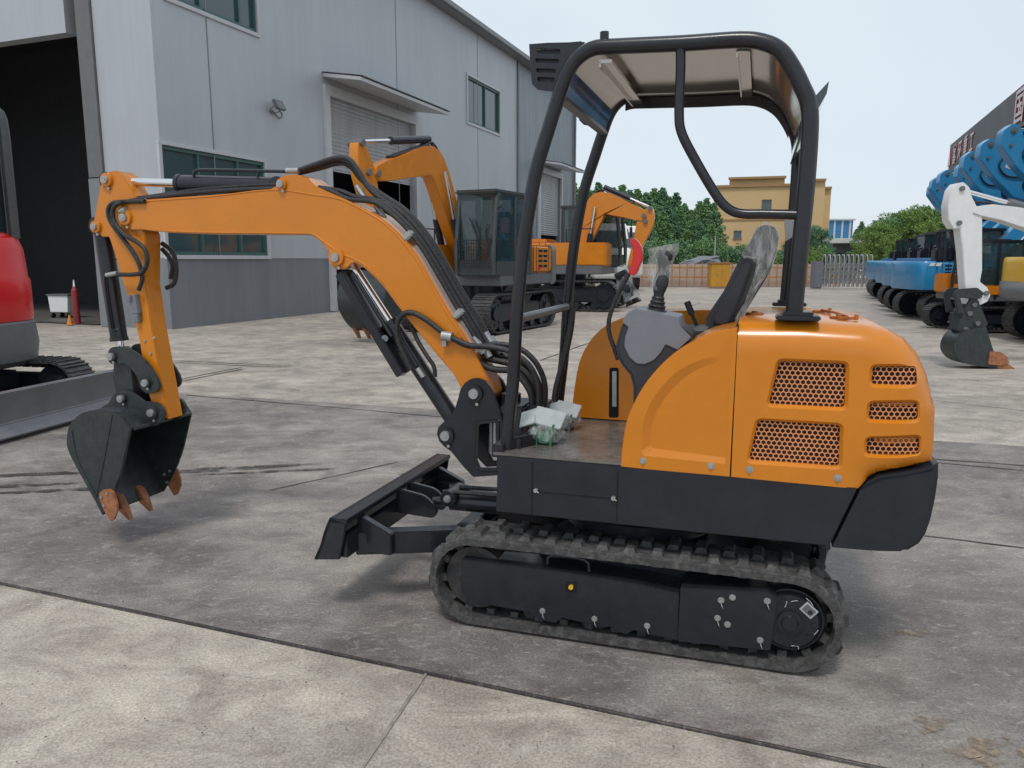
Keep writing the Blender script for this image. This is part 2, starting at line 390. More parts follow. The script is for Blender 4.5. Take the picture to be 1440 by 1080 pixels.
# ------------------------------------------------------------------ grey workshop on the left
wallm = None
def wallmat(name, col, ribs=0, var=.07, bumpd=.012, streak=.25):
    m, n, b = _mat(name)
    tc = N(n, "ShaderNodeTexCoord"); mp = N(n, "ShaderNodeMapping"); mp.inputs['Scale'].default_value = (3.0, 3.0, .25); n.links.new(tc.outputs['Object'], mp.inputs[0])
    q = N(n, "ShaderNodeTexNoise"); q.inputs['Scale'].default_value = 1.1; q.inputs['Detail'].default_value = 9; q.inputs['Roughness'].default_value = .7; n.links.new(mp.outputs[0], q.inputs['Vector'])
    q2 = N(n, "ShaderNodeTexNoise"); q2.inputs['Scale'].default_value = .35; q2.inputs['Detail'].default_value = 5; n.links.new(tc.outputs['Object'], q2.inputs['Vector'])
    r = N(n, "ShaderNodeValToRGB"); r.color_ramp.elements[0].position = .3; r.color_ramp.elements[1].position = .7
    r.color_ramp.elements[0].color = tuple(c * (1 - streak) for c in col) + (1,); r.color_ramp.elements[1].color = tuple(c * 1.06 for c in col) + (1,)
    n.links.new(q.outputs[0], r.inputs[0])
    r2 = N(n, "ShaderNodeValToRGB"); r2.color_ramp.elements[0].color = (.85,) * 3 + (1,); r2.color_ramp.elements[1].color = (1.1, 1.1, 1.1, 1); n.links.new(q2.outputs[0], r2.inputs[0])
    x = N(n, "ShaderNodeMix", data_type='RGBA', blend_type='MULTIPLY'); x.inputs[0].default_value = 1; n.links.new(r.outputs[0], x.inputs[6]); n.links.new(r2.outputs[0], x.inputs[7])
    n.links.new(x.outputs[2], b.inputs['Base Color']); b.inputs['Roughness'].default_value = .5; b.inputs['Metallic'].default_value = .15
    if ribs:
        wv = N(n, "ShaderNodeTexWave"); wv.wave_type = 'BANDS'; wv.bands_direction = 'X'; wv.inputs['Scale'].default_value = ribs
        n.links.new(tc.outputs['Object'], wv.inputs['Vector']); bp = N(n, "ShaderNodeBump"); bp.inputs['Strength'].default_value = .35; bp.inputs['Distance'].default_value = bumpd
        n.links.new(wv.outputs['Color'], bp.inputs['Height']); n.links.new(bp.outputs[0], b.inputs['Normal'])
    return m
M['wall'] = wallmat('wall_panel', (.435, .46, .485), ribs=0, streak=.04)
M['wall2'] = wallmat('wall_panel_dark', (.27, .30, .33), ribs=1.6, bumpd=.02)
M['plinth'] = wallmat('plinth_grey', (.215, .23, .25), streak=.15)
M['shutter'] = wallmat('shutter_metal', (.42, .43, .44))
M['eave'] = paint('eave_metal', (.20, .21, .215), .4, metal=.4, var=.1)
M['trim'] = paint('white_trim', (.48, .50, .52), .4, var=.06, dust=.1)
WC = G(243, 463, -.02); WC.z = 0
WA = math.atan(423 / 1095.0)                    # the wall recedes towards the vanishing point of the yard
WD = Vector((math.sin(WA), math.cos(WA), 0)); WN = Vector((WD.y, -WD.x, 0))     # along, outwards (towards the yard)
WS = empty('workshop', WC, math.atan2(WD.y, WD.x))      # local x = along wall, local y = inwards (left), z up
tag(WS, 'long grey metal-clad workshop with awnings and a big dark doorway', 'building')
def WP(px, py, off=0.0):   # pixel -> (s, z) on the wall plane shifted off metres outwards
    d = ray(px, py); t = ((WC + WN * off).dot(WN)) / d.dot(WN); p = d * t
    return ((p - WC).dot(WD), HC + p.z)
# local frame: x along WD, y = 90deg ccw from WD = -WN (inwards)
s_end = WP(806, 365)[0]; s_mid = WP(727, 365)[0]; ztop = WP(660, 40)[1]
def rect(px, off=0):        # four pixel corners -> averaged upright rectangle
    q = [WP(a, b, off) for a, b in px]
    return (q[0][0] + q[3][0]) / 2, (q[1][0] + q[2][0]) / 2, (q[2][1] + q[3][1]) / 2, (q[0][1] + q[1][1]) / 2
win1 = rect([(223, 199), (372, 232), (375, 359), (238, 359)])
win3 = rect([(657, 108), (702, 128), (702, 188), (657, 172)])
s_a = WP(234, 0)[0]; s_b = WP(360, 30)[0]; zb = (WP(362, 47)[1] + WP(236, -3)[1]) / 2
win2 = (s_a, s_b, zb, zb + 1.3)
dr1 = rect([(463, 133), (578, 176), (590, 424), (470, 437)]); dr1 = (dr1[0], dr1[1], 0.0, dr1[3])
dr2 = rect([(757, 240), (786, 252), (789, 400), (760, 400)]); dr2 = (dr2[0], dr2[1], 0.0, dr2[3])
def rc(r): return [(r[0], r[2]), (r[1], r[2]), (r[1], r[3]), (r[0], r[3])]
PLZ = 1.53
#print('wall', s_mid, s_end, ztop, win1, win2, win3, dr1, dr2)
def wallpiece(name, s0, s1, z0, z1, holes, mat, y0=0.0, th=.2):
    b = nb(); prism(b, [(s0, z0), (s1, z0), (s1, z1), (s0, z1)], y0, y0 + th, holes=[rc(h) for h in holes]); return link(name, b, mat, WS, sm=False)
def doorcut(z0, z1, ds):    # vertical pieces between floor-standing doors
    pass
segs = [(0, dr1[0]), (dr1[1], dr2[0]), (dr2[1], s_end)]
wallpiece('wall', 0, dr1[0] - .002, PLZ, ztop, [h for h in (win1, win2)], M['wall'])
wallpiece('wall', dr1[0], dr1[1], dr1[3], ztop, [], M['wall'])
wallpiece('wall', dr1[1] + .002, s_mid, PLZ, ztop, [win3], M['wall'])
wallpiece('wall', s_mid + .003, dr2[0], PLZ, ztop, [], M['wall2'], .03)
wallpiece('wall', dr2[0] + .003, dr2[1] - .003, dr2[3], ztop, [], M['wall2'], .03)
wallpiece('wall', dr2[1], s_end, PLZ, ztop, [], M['wall2'], .03)
for s0, s1 in segs: wallpiece('plinth', s0 + .004, s1 - .004, -.05, PLZ - .002, [], M['plinth'], .02)
b = nb(); box(b, (s_end - .1, 6, ztop / 2), (.2, 12, ztop)); link('gable_wall', b, M['wall2'], WS, sm=False)
# corner return that faces the camera, doorway beyond it
fl_ = 1.42
b = nb(); box(b, (.10, fl_ / 2 + .2, (ztop + PLZ) / 2), (.2, fl_, ztop - PLZ)); link('return_wall', b, M['wall'], WS, sm=False)
b = nb(); box(b, (.12, fl_ / 2 + .2, PLZ / 2 - .03), (.2, fl_, PLZ)); link('plinth', b, M['plinth'], WS, sm=False)
b = nb(); box(b, (.20, fl_ + .2 + .23, (ztop + 3.3) / 2), (.5, .44, ztop - 3.3)); link('door_pier', b, M['grey'], WS, bev=.01)
b = nb(); box(b, (.20, fl_ + .2 + .23, 1.63), (.52, .46, 3.3)); link('pier_cladding', b, M['plinth'], WS, bev=.01)
b = nb(); box(b, (.14, fl_ + 8, 7.2), (.3, 14, 1.6)); link('door_header', b, M['wall'], WS, sm=False)
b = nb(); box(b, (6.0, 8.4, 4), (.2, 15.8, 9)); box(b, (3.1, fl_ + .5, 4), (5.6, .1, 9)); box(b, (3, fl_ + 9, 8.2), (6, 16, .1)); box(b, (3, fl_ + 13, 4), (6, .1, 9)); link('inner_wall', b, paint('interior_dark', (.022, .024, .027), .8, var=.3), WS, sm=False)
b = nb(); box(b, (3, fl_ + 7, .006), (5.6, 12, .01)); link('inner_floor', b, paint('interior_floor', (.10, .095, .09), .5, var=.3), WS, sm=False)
b = nb(); p0 = G(22, 0, 0)
aa = ray(25, 2); cc = ray(80, 15); tA = 17 / aa.y; tC = 20 / cc.y
# eave with gutter
b = nb(); box(b, (s_end / 2 + .1, -.18, ztop + .05), (s_end + 1.2, .5, .14)); box(b, (s_end / 2 + .1, -.46, ztop + .10), (s_end + 1.2, .12, .20), bev=.02)
link('eave', b, M['eave'], WS, sm=False)
b = nb(); box(b, (s_end / 2, 6.5, ztop + .5), (s_end, 13, .08), rotm(rx=R(5))); link('roof', b, M['eave'], WS, sm=False)
# seams
b = nb()
for px in (300, 560, 672): 
    s = WP(px, 200)[0]; box(b, (s, -.004, (ztop + PLZ) / 2), (.03, .01, ztop - PLZ - .05))
s = WP(672, 80)[0]
link('wall_seam', b, M['eave'], WS, sm=False)
# downpipe at the far end
b = nb(); cyl(b, (s_end - .15, -.08, 0), (s_end - .15, -.08, ztop), .06); cyl(b, (s_mid, -.06, 0), (s_mid, -.06, ztop), .05); link('downpipe', b, M['eave'], WS)
def window(r, mull, sill=True, open_=None):
    s0, s1, z0, z1 = r; f = nb()
    for a in (z0 + .04, z1 - .04): box(f, ((s0 + s1) / 2, .06, a), (s1 - s0, .10, .08))
    for a in [s0 + .03, s1 - .03] + [s0 + (s1 - s0) * m_ for m_ in mull]: box(f, (a, .06, (z0 + z1) / 2), (.06, .09, z1 - z0 - .16))
    W_ = link('window', f, M['greenfr'], WS, bev=.004)
    g = nb(); box(g, ((s0 + s1) / 2, .09, (z0 + z1) / 2), (s1 - s0 - .1, .012, z1 - z0 - .1)); link('pane', g, M['wglass'], W_, sm=False)
    t = nb(); e = .09
    for a, c in (((s0 + s1) / 2, z0 - e / 2), ((s0 + s1) / 2, z1 + e / 2)): box(t, (a, -.015, c), (s1 - s0 + 2 * e, .07, e))
    for a in (s0 - e / 2, s1 + e / 2): box(t, (a, -.015, (z0 + z1) / 2), (e, .07, z1 - z0))
    link('trim', t, M['trim'], W_, bev=.005)
    return W_
window(win1, (.33, .72)); window(win2, (.35, .8)); window(win3, (.55,))
b = nb(); s0, s1, z0, z1 = win1; box(b, ((s0 + s1) / 2, .05, z0 + (z1 - z0) * .47), (s1 - s0, .07, .06)); link('transom', b, M['greenfr'], WS)
# roller door, half raised
def roller(r, bottom):
    s0, s1, z0, z1 = r; b = nb(); n = int((z1 - bottom) / .11); prof = []
    for i in range(n * 4 + 1):
        z = bottom + (z1 - bottom) * i / (n * 4); prof.append((z, .12 + .018 * math.sin(i * math.pi / 2)))
    va = [b.verts.new((s0, y, z)) for z, y in prof]; vb = [b.verts.new((s1, y, z)) for z, y in prof]
    for i in range(len(prof) - 1): b.faces.new((va[i], vb[i], vb[i + 1], va[i + 1]))
    bmesh.ops.recalc_face_normals(b, faces=b.faces); RD = link('roller_door', b, M['shutter'], WS, ang=80)
    b = nb(); 
    for a in (s0 - .12, s1 + .12): box(b, (a, -.03, z1 / 2), (.24, .10, z1))
    box(b, ((s0 + s1) / 2, -.03, z1 + .14), (s1 - s0 + .48, .10, .28)); link('door_frame', b, M['trim'], RD, bev=.004)
    va_, vb_ = max(s0 - 3, .4), min(s1 + 12, s_end - .3)
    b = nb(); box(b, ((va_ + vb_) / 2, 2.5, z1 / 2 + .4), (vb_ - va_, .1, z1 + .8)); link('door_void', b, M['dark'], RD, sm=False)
def canopy(r, out_, ov, z):
    s0, s1, _, z1 = r; b = nb(); n = int((s1 - s0 + 2 * ov) / .12); L_ = s1 - s0 + 2 * ov
    xs = [s0 - ov + L_ * i / (n * 4) for i in range(n * 4 + 1)]
    v0 = [b.verts.new((x, -.0, z + .20 + .02 * math.sin(i * math.pi / 2))) for i, x in enumerate(xs)]
    v1 = [b.verts.new((x, -out_ - .05, z + .02 * math.sin(i * math.pi / 2))) for i, x in enumerate(xs)]
    for i in range(len(xs) - 1): b.faces.new((v0[i], v1[i], v1[i + 1], v0[i + 1]))
    cn = link('awning', b, M['eave'], WS, ang=80)
    b = nb(); m_ = Matrix.Rotation(math.atan2(.20, out_), 4, 'X')
    t = nb(); prism(t, [(s0 - ov, -.13), (s1 + ov, -.13), (s1 + ov, -.03), (s0 - ov, -.03)], -out_, -.02)
    for v in t.verts: v.co.z += z + .20 * (out_ + v.co.y) / out_
    merge(b, t); link('soffit', b, M['trim'], cn, bev=.006)
roller(dr1, WP(470, 240)[1]); roller(dr2, WP(765, 330)[1])
off1 = 1.25
canopy(dr1, off1, .25, WP(635, 158, off1)[1])
canopy(dr2, 1.25, .3, WP(823, 241, 1.25)[1])
# flood lamp on the wall
FL = empty('flood_lamp', (0, 0, 0)); 
sx, sz = WP(393, 150, .25); pos = WC + WD * sx + WN * .02; FL.location = (pos.x, pos.y, sz); FL.rotation_euler = (0, 0, math.atan2(WD.y, WD.x))
tag(FL, 'small black floodlight fixed high on the grey workshop wall', 'floodlight')
b = nb(); box(b, (0, -.22, .04), (.34, .10, .26), rotm(rx=R(-28)), bev=.015); link('lamp_body', b, M['grey'], FL)
b = nb(); box(b, (0, -.28, .015), (.28, .012, .20), rotm(rx=R(-28)), bev=.004); link('lens', b, M['wglass'], FL)
b = nb(); tube(b, [(-.15, -.18, .0), (-.15, -.05, -.10), (0, 0, -.12), (.15, -.05, -.10), (.15, -.18, 0)], .012); box(b, (0, 0, -.12), (.12, .03, .08)); tube(b, [(.05, 0, -.12), (.3, .0, -.22), (.42, .01, -.1), (.3, .01, -.02)], .012); link('bracket', b, M['grey'], FL)
# things in the doorway
wb = G(92, 447); 
CT = empty('storage_box', (wb.x, wb.y, 0), -.2); tag(CT, 'white plastic crate on a low trolley just inside the dark doorway', 'crate')
b = nb(); prism(b, [(-.26, .16), (.26, .16), (.30, .58), (-.30, .58)], -.2, .2, bev=.01); link('crate_body', b, M['white'], CT)
b = nb(); box(b, (0, 0, .60), (.66, .46, .04), bev=.01); box(b, (-.34, 0, .56), (.10, .2, .05), bev=.01); link('crate_rim', b, M['grey'], CT)
b = nb()
for x in (-.22, .22):
    for y in (-.15, .15): cyl(b, (x - .02, y, .07), (x + .02, y, .07), .07)
link('caster', b, M['hose'], CT)
xb = G(109, 455)
XT = empty('gas_cylinder', (xb.x, xb.y, 0)); XT.scale = (.75, .75, .78); tag(XT, 'tall dark red gas cylinder standing against the door pier', 'gas cylinder')
b = nb(); cyl(b, (0, 0, 0), (0, 0, 1.0), .10, n=24); cyl(b, (0, 0, 1.0), (0, 0, 1.12), .10, .04, n=24); link('tank', b, paint('dark_red', (.22, .02, .025), .5, var=.2), XT)
b = nb(); cyl(b, (0, 0, 1.12), (0, 0, 1.32), .035, .015); link('valve_cap', b, M['white'], XT)
ob = G(102, 456)
OT = empty('traffic_cone', (ob.x, ob.y - .1, 0)); OT.scale = (.65, .65, .65); tag(OT, 'small orange cone on the floor beside the red gas cylinder', 'cone')
b = nb(); cyl(b, (0, 0, .03), (0, 0, .36), .10, .02, n=20); link('cone', b, M['orange'], OT)
b = nb(); box(b, (0, 0, .015), (.28, .28, .03), bev=.008); link('cone_base', b, M['orange'], OT)

rnd_p = random.Random(11)
b = nb()
for i in range(260):
    px, py = rnd_p.uniform(-40, 1480), 470 + 610 * rnd_p.random() ** .8
    c = G(px, py); t = nb(); bmesh.ops.create_icosphere(t, subdivisions=1, radius=rnd_p.uniform(.0012, .0032) * (1 + .22 * c.y))
    for v in t.verts: v.co *= rnd_p.uniform(.6, 1.2); v.co.z *= .6
    merge(b, t, Matrix.Translation((c.x, c.y, .001)))
o = link('gravel', b, paint('grit_stone', (.16, .14, .12), .9, var=.5, scale=3), sm=False); tag(o, 'small stones and grit scattered over the concrete yard', 'gravel', kind='stuff')
# ------------------------------------------------------------------ the mini excavator in front
EX = empty('mini_excavator', MO, -TH)
tag(EX, 'orange mini excavator with open black canopy parked side-on in front', 'excavator')
def warp(x, y):
    """the body narrows in plan towards its rounded rear corners"""
    if x <= .80: return y
    t = (x - .80) / .27
    return y * (1 - .16 * max(0, t) ** 2.4)
def warp_bm(bm, cuts=True):
    if cuts:
        for i in range(9):
            bmesh.ops.bisect_plane(bm, geom=list(bm.verts) + list(bm.edges) + list(bm.faces), plane_co=(.80 + .03 * i, 0, 0), plane_no=(1, 0, 0))
    for v in bm.verts: v.co.y = warp(v.co.x, v.co.y)
# --- undercarriage
TR, TX, TZ = .175, .612, .198
def track_pt(s):
    """belt centre line: distance s -> (x, z, nx, nz)"""
    L = 2 * TX; A = math.pi * TR; s %= 2 * (L + A)
    if s < L: return (-TX + s, TZ + TR + .004 * math.sin(s / L * math.pi), 0, 1)
    s -= L
    if s < A: a = s / TR; return (TX + TR * math.sin(a), TZ + TR * math.cos(a), math.sin(a), math.cos(a))
    s -= A
    if s < L: return (TX - s, TZ - TR, 0, -1)
    s -= L; a = s / TR; return (-TX - TR * math.sin(a), TZ - TR * math.cos(a), -math.sin(a), -math.cos(a))
TLEN = 2 * (2 * TX + math.pi * TR)
def rubber_track(ya, yb):
    bm = nb(); n = 120; rings = []
    for i in range(n):
        x, z, nx, nz = track_pt(TLEN * i / n)
        o, q = .013, -.019
        prof = [(ya, q), (ya, o - .004), (ya + .008, o), (yb - .008, o), (yb, o - .004), (yb, q)]
        rings.append([bm.verts.new((x + nx * h, y, z + nz * h)) for y, h in prof])
    for i in range(n):
        a, b = rings[i], rings[(i + 1) % n]
        for j in range(6): bm.faces.new((a[j], a[(j + 1) % 6], b[(j + 1) % 6], b[j]))
    bmesh.ops.recalc_face_normals(bm, faces=bm.faces)
    k = 34; mid = (ya + yb) / 2
    for i in range(k * 2):
        s = TLEN * (i + .25) / (k * 2) ; x, z, nx, nz = track_pt(s)
        near = i % 2 == 0
        y0, y1 = (ya + .016, mid + .012) if near else (mid - .012, yb - .010)
        Mx = Matrix(((nz, 0, nx, x), (0, 1, 0, 0), (-nx, 0, nz, z), (0, 0, 0, 1)))
        t = nb(); hw, hh = .027, .030
        jt = random.uniform(-.002, .002)
        vs = [t.verts.new(c) for c in [(-hw + jt, y0, .008), (hw, y0, .008), (hw, y1, .008), (-hw, y1, .008),
              (-hw * .58, y0 + .016, hh), (hw * .58, y0 + .016, hh), (hw * .58, y1 - .008, hh), (-hw * .58, y1 - .008, hh)]]
        for f in [(0, 1, 5, 4), (1, 2, 6, 5), (2, 3, 7, 6), (3, 0, 4, 7), (4, 5, 6, 7)]: t.faces.new([vs[q] for q in f])
        merge(bm, t, Mx)
        if near:      # inner guide lugs
            for yy in (mid - .045, mid + .045):
                t = nb(); bmesh.ops.create_cube(t, size=1); bmesh.ops.scale(t, vec=(.032, .03, .03), verts=t.verts)
                merge(bm, t, Mx @ Matrix.Translation((0, yy, -.028)))
            t = nb(); bmesh.ops.create_cube(t, size=1); bmesh.ops.scale(t, vec=(.03, .022, .012), verts=t.verts)
            merge(bm, t, Mx @ Matrix.Translation((0, ya + .016, -.018)))
    return bm
for side in (-1, 1):
    ya, yb = sorted((side * .50, side * .27))
    tr = link('track', rubber_track(ya, yb), M['rubber'], EX, ang=40)
    ys = side * .487; yi = side * .33
    b = nb()
    prism(b, PP([(648, 787), (800, 806), (900, 822), (955, 835), (953, 902), (891, 887), (880, 893), (868, 889), (858, 882), (845, 884), (838, 880), (790, 870), (780, 877), (760, 873), (744, 862), (662, 847), (648, 833)], -.49), ys, yi)
    fr = link('track_frame', b, M['frame'], EX, bev=.003)
    b = nb()
    q = PP([(957, 826), (1080, 832), (1093, 840), (1083, 915), (953, 902)], -.50)
    prism(b, q, side * .503, side * .36)
    cp = link('motor_cover', b, M['frame'], EX, bev=.003)
    for (bx, by, tail) in [(1014, 844, 1), (1030, 840, 0), (1009, 869, 1), (1023, 878, 0), (1079, 845, 1), (1069, 900, 1), (910, 880, 1), (763, 859, 1), (836, 870, 1)]:
        if side > 0 and not tail: continue
        b = nb(); yy = -.503 if bx > 955 else -.487; x, z = P(bx, by, yy); yy = side * abs(yy)
        cyl(b, (x, yy - side * .001, z), (x, yy + side * .010, z), .0088, n=6); cyl(b, (x, yy, z), (x, yy + side * .002, z), .012)
        if tail: tube(b, [(x, yy + side * .006, z - .008), (x + .006, yy + side * .012, z - .022), (x + .009, yy + side * .005, z - .032)], .0018, n=6)
        link('bolt', b, M['zinc'], cp if bx > 955 else fr)
    b = nb()
    x, z = P(803, 825, -.487); box(b, (x, side * .4885, z), (.044, .004, .042), bev=.001)
    link('grease_port', b, M['dark'], fr)
    b = nb(); cyl(b, (x + .002, side * .488, z + .002), (x + .002, side * .502, z + .002), .010, n=6); link('grease_nipple', b, M['yellow'], fr)
    # sprocket motor
    x, z = P(1117, 883, -.47); x, z = TX + .005, TZ
    b = nb(); cyl(b, (x, side * .30, z), (x, side * .455, z), .118, n=40); cyl(b, (x, side * .455, z), (x, side * .475, z), .112, .098, n=40)
    cyl(b, (x, side * .475, z), (x, side * .488, z), .044, n=30); cyl(b, (x, side * .488, z), (x, side * .497, z), .030, .026, n=30)
    for i in range(10):
        a = i * math.pi / 5; cyl(b, (x + .082 * math.cos(a), side * .47, z + .082 * math.sin(a)), (x + .082 * math.cos(a), side * .482, z + .082 * math.sin(a)), .009, n=8)
    fd = link('final_drive', b, M['frame'], EX)
    b = nb()
    for i in range(18):
        a = i * math.pi / 9; box(b, (x + .14 * math.cos(a), side * .385, z + .14 * math.sin(a)), (.03, .03, .018), rotm(ry=-a))
    cyl(b, (x, side * .37, z), (x, side * .40, z), .137, n=36); link('sprocket', b, M['steeltrack'], EX)
    b = nb()
    box(b, (x + .062, side * .478, z + .055), (.052, .004, .040), rotm(ry=R(40)))
    link('data_plate', b, M['card'], fd)
    b = nb(); box(b, (x + .062, side * .4805, z + .055), (.040, .002, .028), rotm(ry=R(40))); link('plate_print', b, M['grey'], fd)
    for (dx, dz, an) in [(.0, .08, .3), (.05, .1, -.7), (.085, -.035, 1.0), (-.02, .055, 1.3), (.01, -.09, .1)]:
        ca, sa = math.cos(an), math.sin(an)
        b = nb(); tube(b, [(x + dx, side * .479, z + dz), (x + dx + .022 * ca, side * .48, z + dz + .022 * sa), (x + dx + .026 * ca - .006 * sa, side * .479, z + dz + .026 * sa - .012 * ca)], .0016, n=5)
        link('cable_tie', b, M['card'], fd)
    b = nb(); cyl(b, (-TX, side * .33, TZ - .004), (-TX, side * .44, TZ - .004), .132, n=36); cyl(b, (-TX, side * .44, TZ), (-TX, side * .452, TZ), .05, n=24)
    link('idler_wheel', b, M['steeltrack'], EX)
    for rx in (-.36, -.12, .12, .36):
        b = nb(); cyl(b, (rx, side * .34, .075), (rx, side * .43, .075), .05, n=24); link('track_roller', b, M['steeltrack'], EX)
    b = nb(); tube(b, [(-.30, side * .46, .30), (-.285, side * .46, .335), (-.15, side * .46, .335), (-.13, side * .46, .29)], .007, n=8, k=3); link('guide_bar', b, M['frame'], EX)
b = nb()
prism(b, [(-.45, .20), (-.30, .36), (.30, .36), (.45, .20)], -.34, .34)
cyl(b, (0, 0, .34), (0, 0, .50), .27, n=40); cyl(b, (0, 0, .38), (0, 0, .44), .33, n=48)
for yy in (-.3, .3): box(b, (.22, yy, .33), (.5, .06, .06))
link('centre_frame', b, M['black'], EX, bev=.004)
b = nb()
for i in range(3): tube(b, [(-.2 + .3 * i, -.20, .47), (-.05 + .3 * i, -.30, .44), (.1 + .3 * i, -.25, .47)], .012, n=8)
link('underbody_hose', b, M['hose'], EX)
# --- blade
b = nb()
prof = [(441, 787), (456, 783), (463, 752), (470, 729), (463, 727), (452, 742), (444, 768)]
pr = PP([(441, 787), (450, 766), (455, 748), (463, 728), (486, 735), (484, 752), (477, 787)], -.57)
front = osmooth(pr[:4], 3)
back = [(x + .020, z) for x, z in front][::-1]
prism(b, [(x, max(z, .19)) for x, z in front + back], -.57, .57)
box(b, (pr[4][0] - .035, 0, pr[3][1] - .012), (.08, 1.14, .022))
box(b, (pr[4][0] - .025, 0, pr[5][1] - .06), (.035, 1.10, .10))
for s in (-1, 1): prism(b, pr, s * .57, s * .555)
link('blade', b, M['frame'], EX, bev=.003)
b = nb()
bx = pr[4][0] - .02
for s in (-1, 1):
    a = Vector((bx, s * .42, .29)); c = Vector((-.78, s * .26, .27)); d = Vector((-.42, s * .22, .27))
    for p, q in ((a, c), (c, d)):
        v = q - p; box(b, (p + q) / 2, (v.length + .03, .07, .10), rotm(rz=math.atan2(v.y, v.x)))
    prism(b, [(bx, .24), (bx, .41), (bx + .16, .335), (bx + .16, .24)], s * .42 - .02, s * .42 + .02)
box(b, (-.80, 0, .25), (.07, .5, .07))
for s in (-1, 1):
    prism(b, rounded([(bx - .01, .30), (bx + .01, .42), (bx + .16, .395), (bx + .22, .33), (bx + .20, .29)], .03), s * .06 - .012, s * .06 + .012)
link('blade_arm', b, M['frame'], EX, bev=.004)
b = nb(); cyl(b, (bx + .17, 0, .35), (-.88, 0, .36), .022); cyl(b, (-.90, 0, .36), (-.45, 0, .37), .043, n=24)
link('blade_cylinder', b, M['frame'], EX)
b = nb(); x, z = P(630, 701, -.07); cyl(b, (x, -.075, z), (x, .075, z), .038, n=20); link('cylinder_eye', b, M['black'], EX)
b = nb(); pin(b, x, z, -.073, .018, .012); link('pin', b, M['zinc'], EX)
b = nb(); tube(b, [(-.92, -.05, .42), (-.75, -.05, .425), (-.5, -.06, .43)], .010); tube(b, [(-.92, .03, .42), (-.75, .04, .425), (-.5, .05, .43)], .010)
link('blade_hose', b, M['hose'], EX)
# --- upper frame, skirt and counterweight
b = nb()
sk = PP([(700, 640), (870, 655), (1027, 669), (1206, 687), (1166, 768), (697, 722)], -.49)
sk[0] = (sk[0][0], .738); sk[5] = (sk[5][0], .505)
prism(b, sk, -.49, .49)
SK = link('lower_skirt', b, M['black'], EX, bev=.004)
for xx in ((748, 645, 727), (868, 656, 738)):
    b = nb(); p = P3(xx[0], xx[1] + 6, -.491); q = P3(xx[0], xx[2] - 4, -.491)
    box(b, (p + q) / 2, (.004, .003, abs(p.z - q.z))); link('panel_seam', b, M['dark'], SK)
b = nb(); p = P3(750, 691, -.491); q = P3(868, 702, -.491); v = q - p; box(b, (p + q) / 2, (v.length, .003, .003), rotm(ry=-math.atan2(v.z, v.x))); link('panel_seam', b, M['dark'], SK)
for (bx_, by_) in ((754, 689), (863, 700)):
    b = nb(); x, z = P(bx_, by_, -.49); cyl(b, (x, -.489, z), (x, -.502, z), .009, n=6); tube(b, [(x, -.497, z), (x + .012, -.50, z - .008)], .002, n=5); link('bolt', b, M['zinc'], SK)
b = nb()
cwp = PP([(1170, 769), (1209, 690), (1222, 678), (1238, 670), (1262, 668), (1312, 664), (1327, 659), (1327, 680), (1322, 712), (1315, 740), (1307, 760), (1297, 772), (1280, 779)], -.49)
def bsel(e):
    a, c = e.verts; return abs(abs(a.co.y) - .49) < 1e-4 and abs(a.co.y - c.co.y) < 1e-4 and min(a.co.x, c.co.x) > .80 and max(a.co.z, c.co.z) < .80
cwp = cwp[:7] + rounded(cwp[6:], .03, 5)[6:] if False else cwp
prism(b, cwp, -.494, .494, bev=.0)
bmesh.ops.bevel(b, geom=[e for e in b.edges if abs(e.verts[0].co.y - e.verts[1].co.y) < 1e-4 and min(e.verts[0].co.x, e.verts[1].co.x) > .83 and e.calc_face_angle(0) > 1], offset=.014, segments=4, affect='EDGES')
warp_bm(b)
CW = link('counterweight', b, M['black'], EX, ang=40)
b = nb(); q = PP([(1305, 690), (1322, 689), (1318, 704), (1304, 706)], -.47); prism(b, rounded(q, .006), -.443, -.40); b.free()
# --- hood
b = nb()
hp = PP([(1041, 459), (1100, 457), (1160, 459), (1215, 462), (1245, 466), (1270, 476), (1290, 493), (1303, 515), (1311, 540), (1315, 600), (1313, 662), (1238, 667), (1222, 675), (1207, 688), (1028, 671)], -.49)
top = 1.285
hp = [(.388, top), (.60, top + .004), (.80, top - .004)] + [(.87, top - .018), (.93, top - .05), (.975, top - .10), (1.01, top - .17), (1.032, top - .25), (1.045, 1.0), (1.047, .82)] + hp[11:]
prism(b, hp, -.488, .488)
for i in range(32): bmesh.ops.bisect_plane(b, geom=list(b.verts) + list(b.edges) + list(b.faces), plane_co=(.40 + .02 * i, 0, 0), plane_no=(1, 0, 0))
for i in range(26): bmesh.ops.bisect_plane(b, geom=list(b.verts) + list(b.edges) + list(b.faces), plane_co=(0, 0, .775 + .02 * i), plane_no=(0, 0, 1))
_edge = [Vector(p) for p in [(.2, top), (.388, top)] + hp[1:12]]; _edge.append(_edge[-1] + Vector((0, -.3)))
def edge_dist(x, z):
    q = Vector((x, z)); best = 9
    for a, c in zip(_edge, _edge[1:]):
        d = c - a; t = max(0, min(1, (q - a).dot(d) / d.dot(d))); best = min(best, (a + d * t - q).length)
    return best
for v in b.verts:
    if abs(abs(v.co.y) - .488) > 1e-4: continue
    d = edge_dist(v.co.x, v.co.z); r_ = .10
    if d < r_: v.co.y *= 1 - ((.035 + .05 * max(0, min(1, (v.co.z - .90) / .25))) / .488) * (1 - math.sqrt(max(0, 1 - (1 - d / r_) ** 2)))
warp_bm(b)
HD = link('engine_hood', b, M['orange'], EX)
GR = [[(1096, 508), (1190, 512), (1188, 574), (1081, 569)], [(1066, 592), (1182, 599), (1180, 657), (1053, 648)],
      [(1228, 516), (1292, 517), (1293, 544), (1226, 541)], [(1224, 567), (1294, 568), (1294, 594), (1222, 591)], [(1220, 617), (1297, 618), (1297, 644), (1219, 640)]]
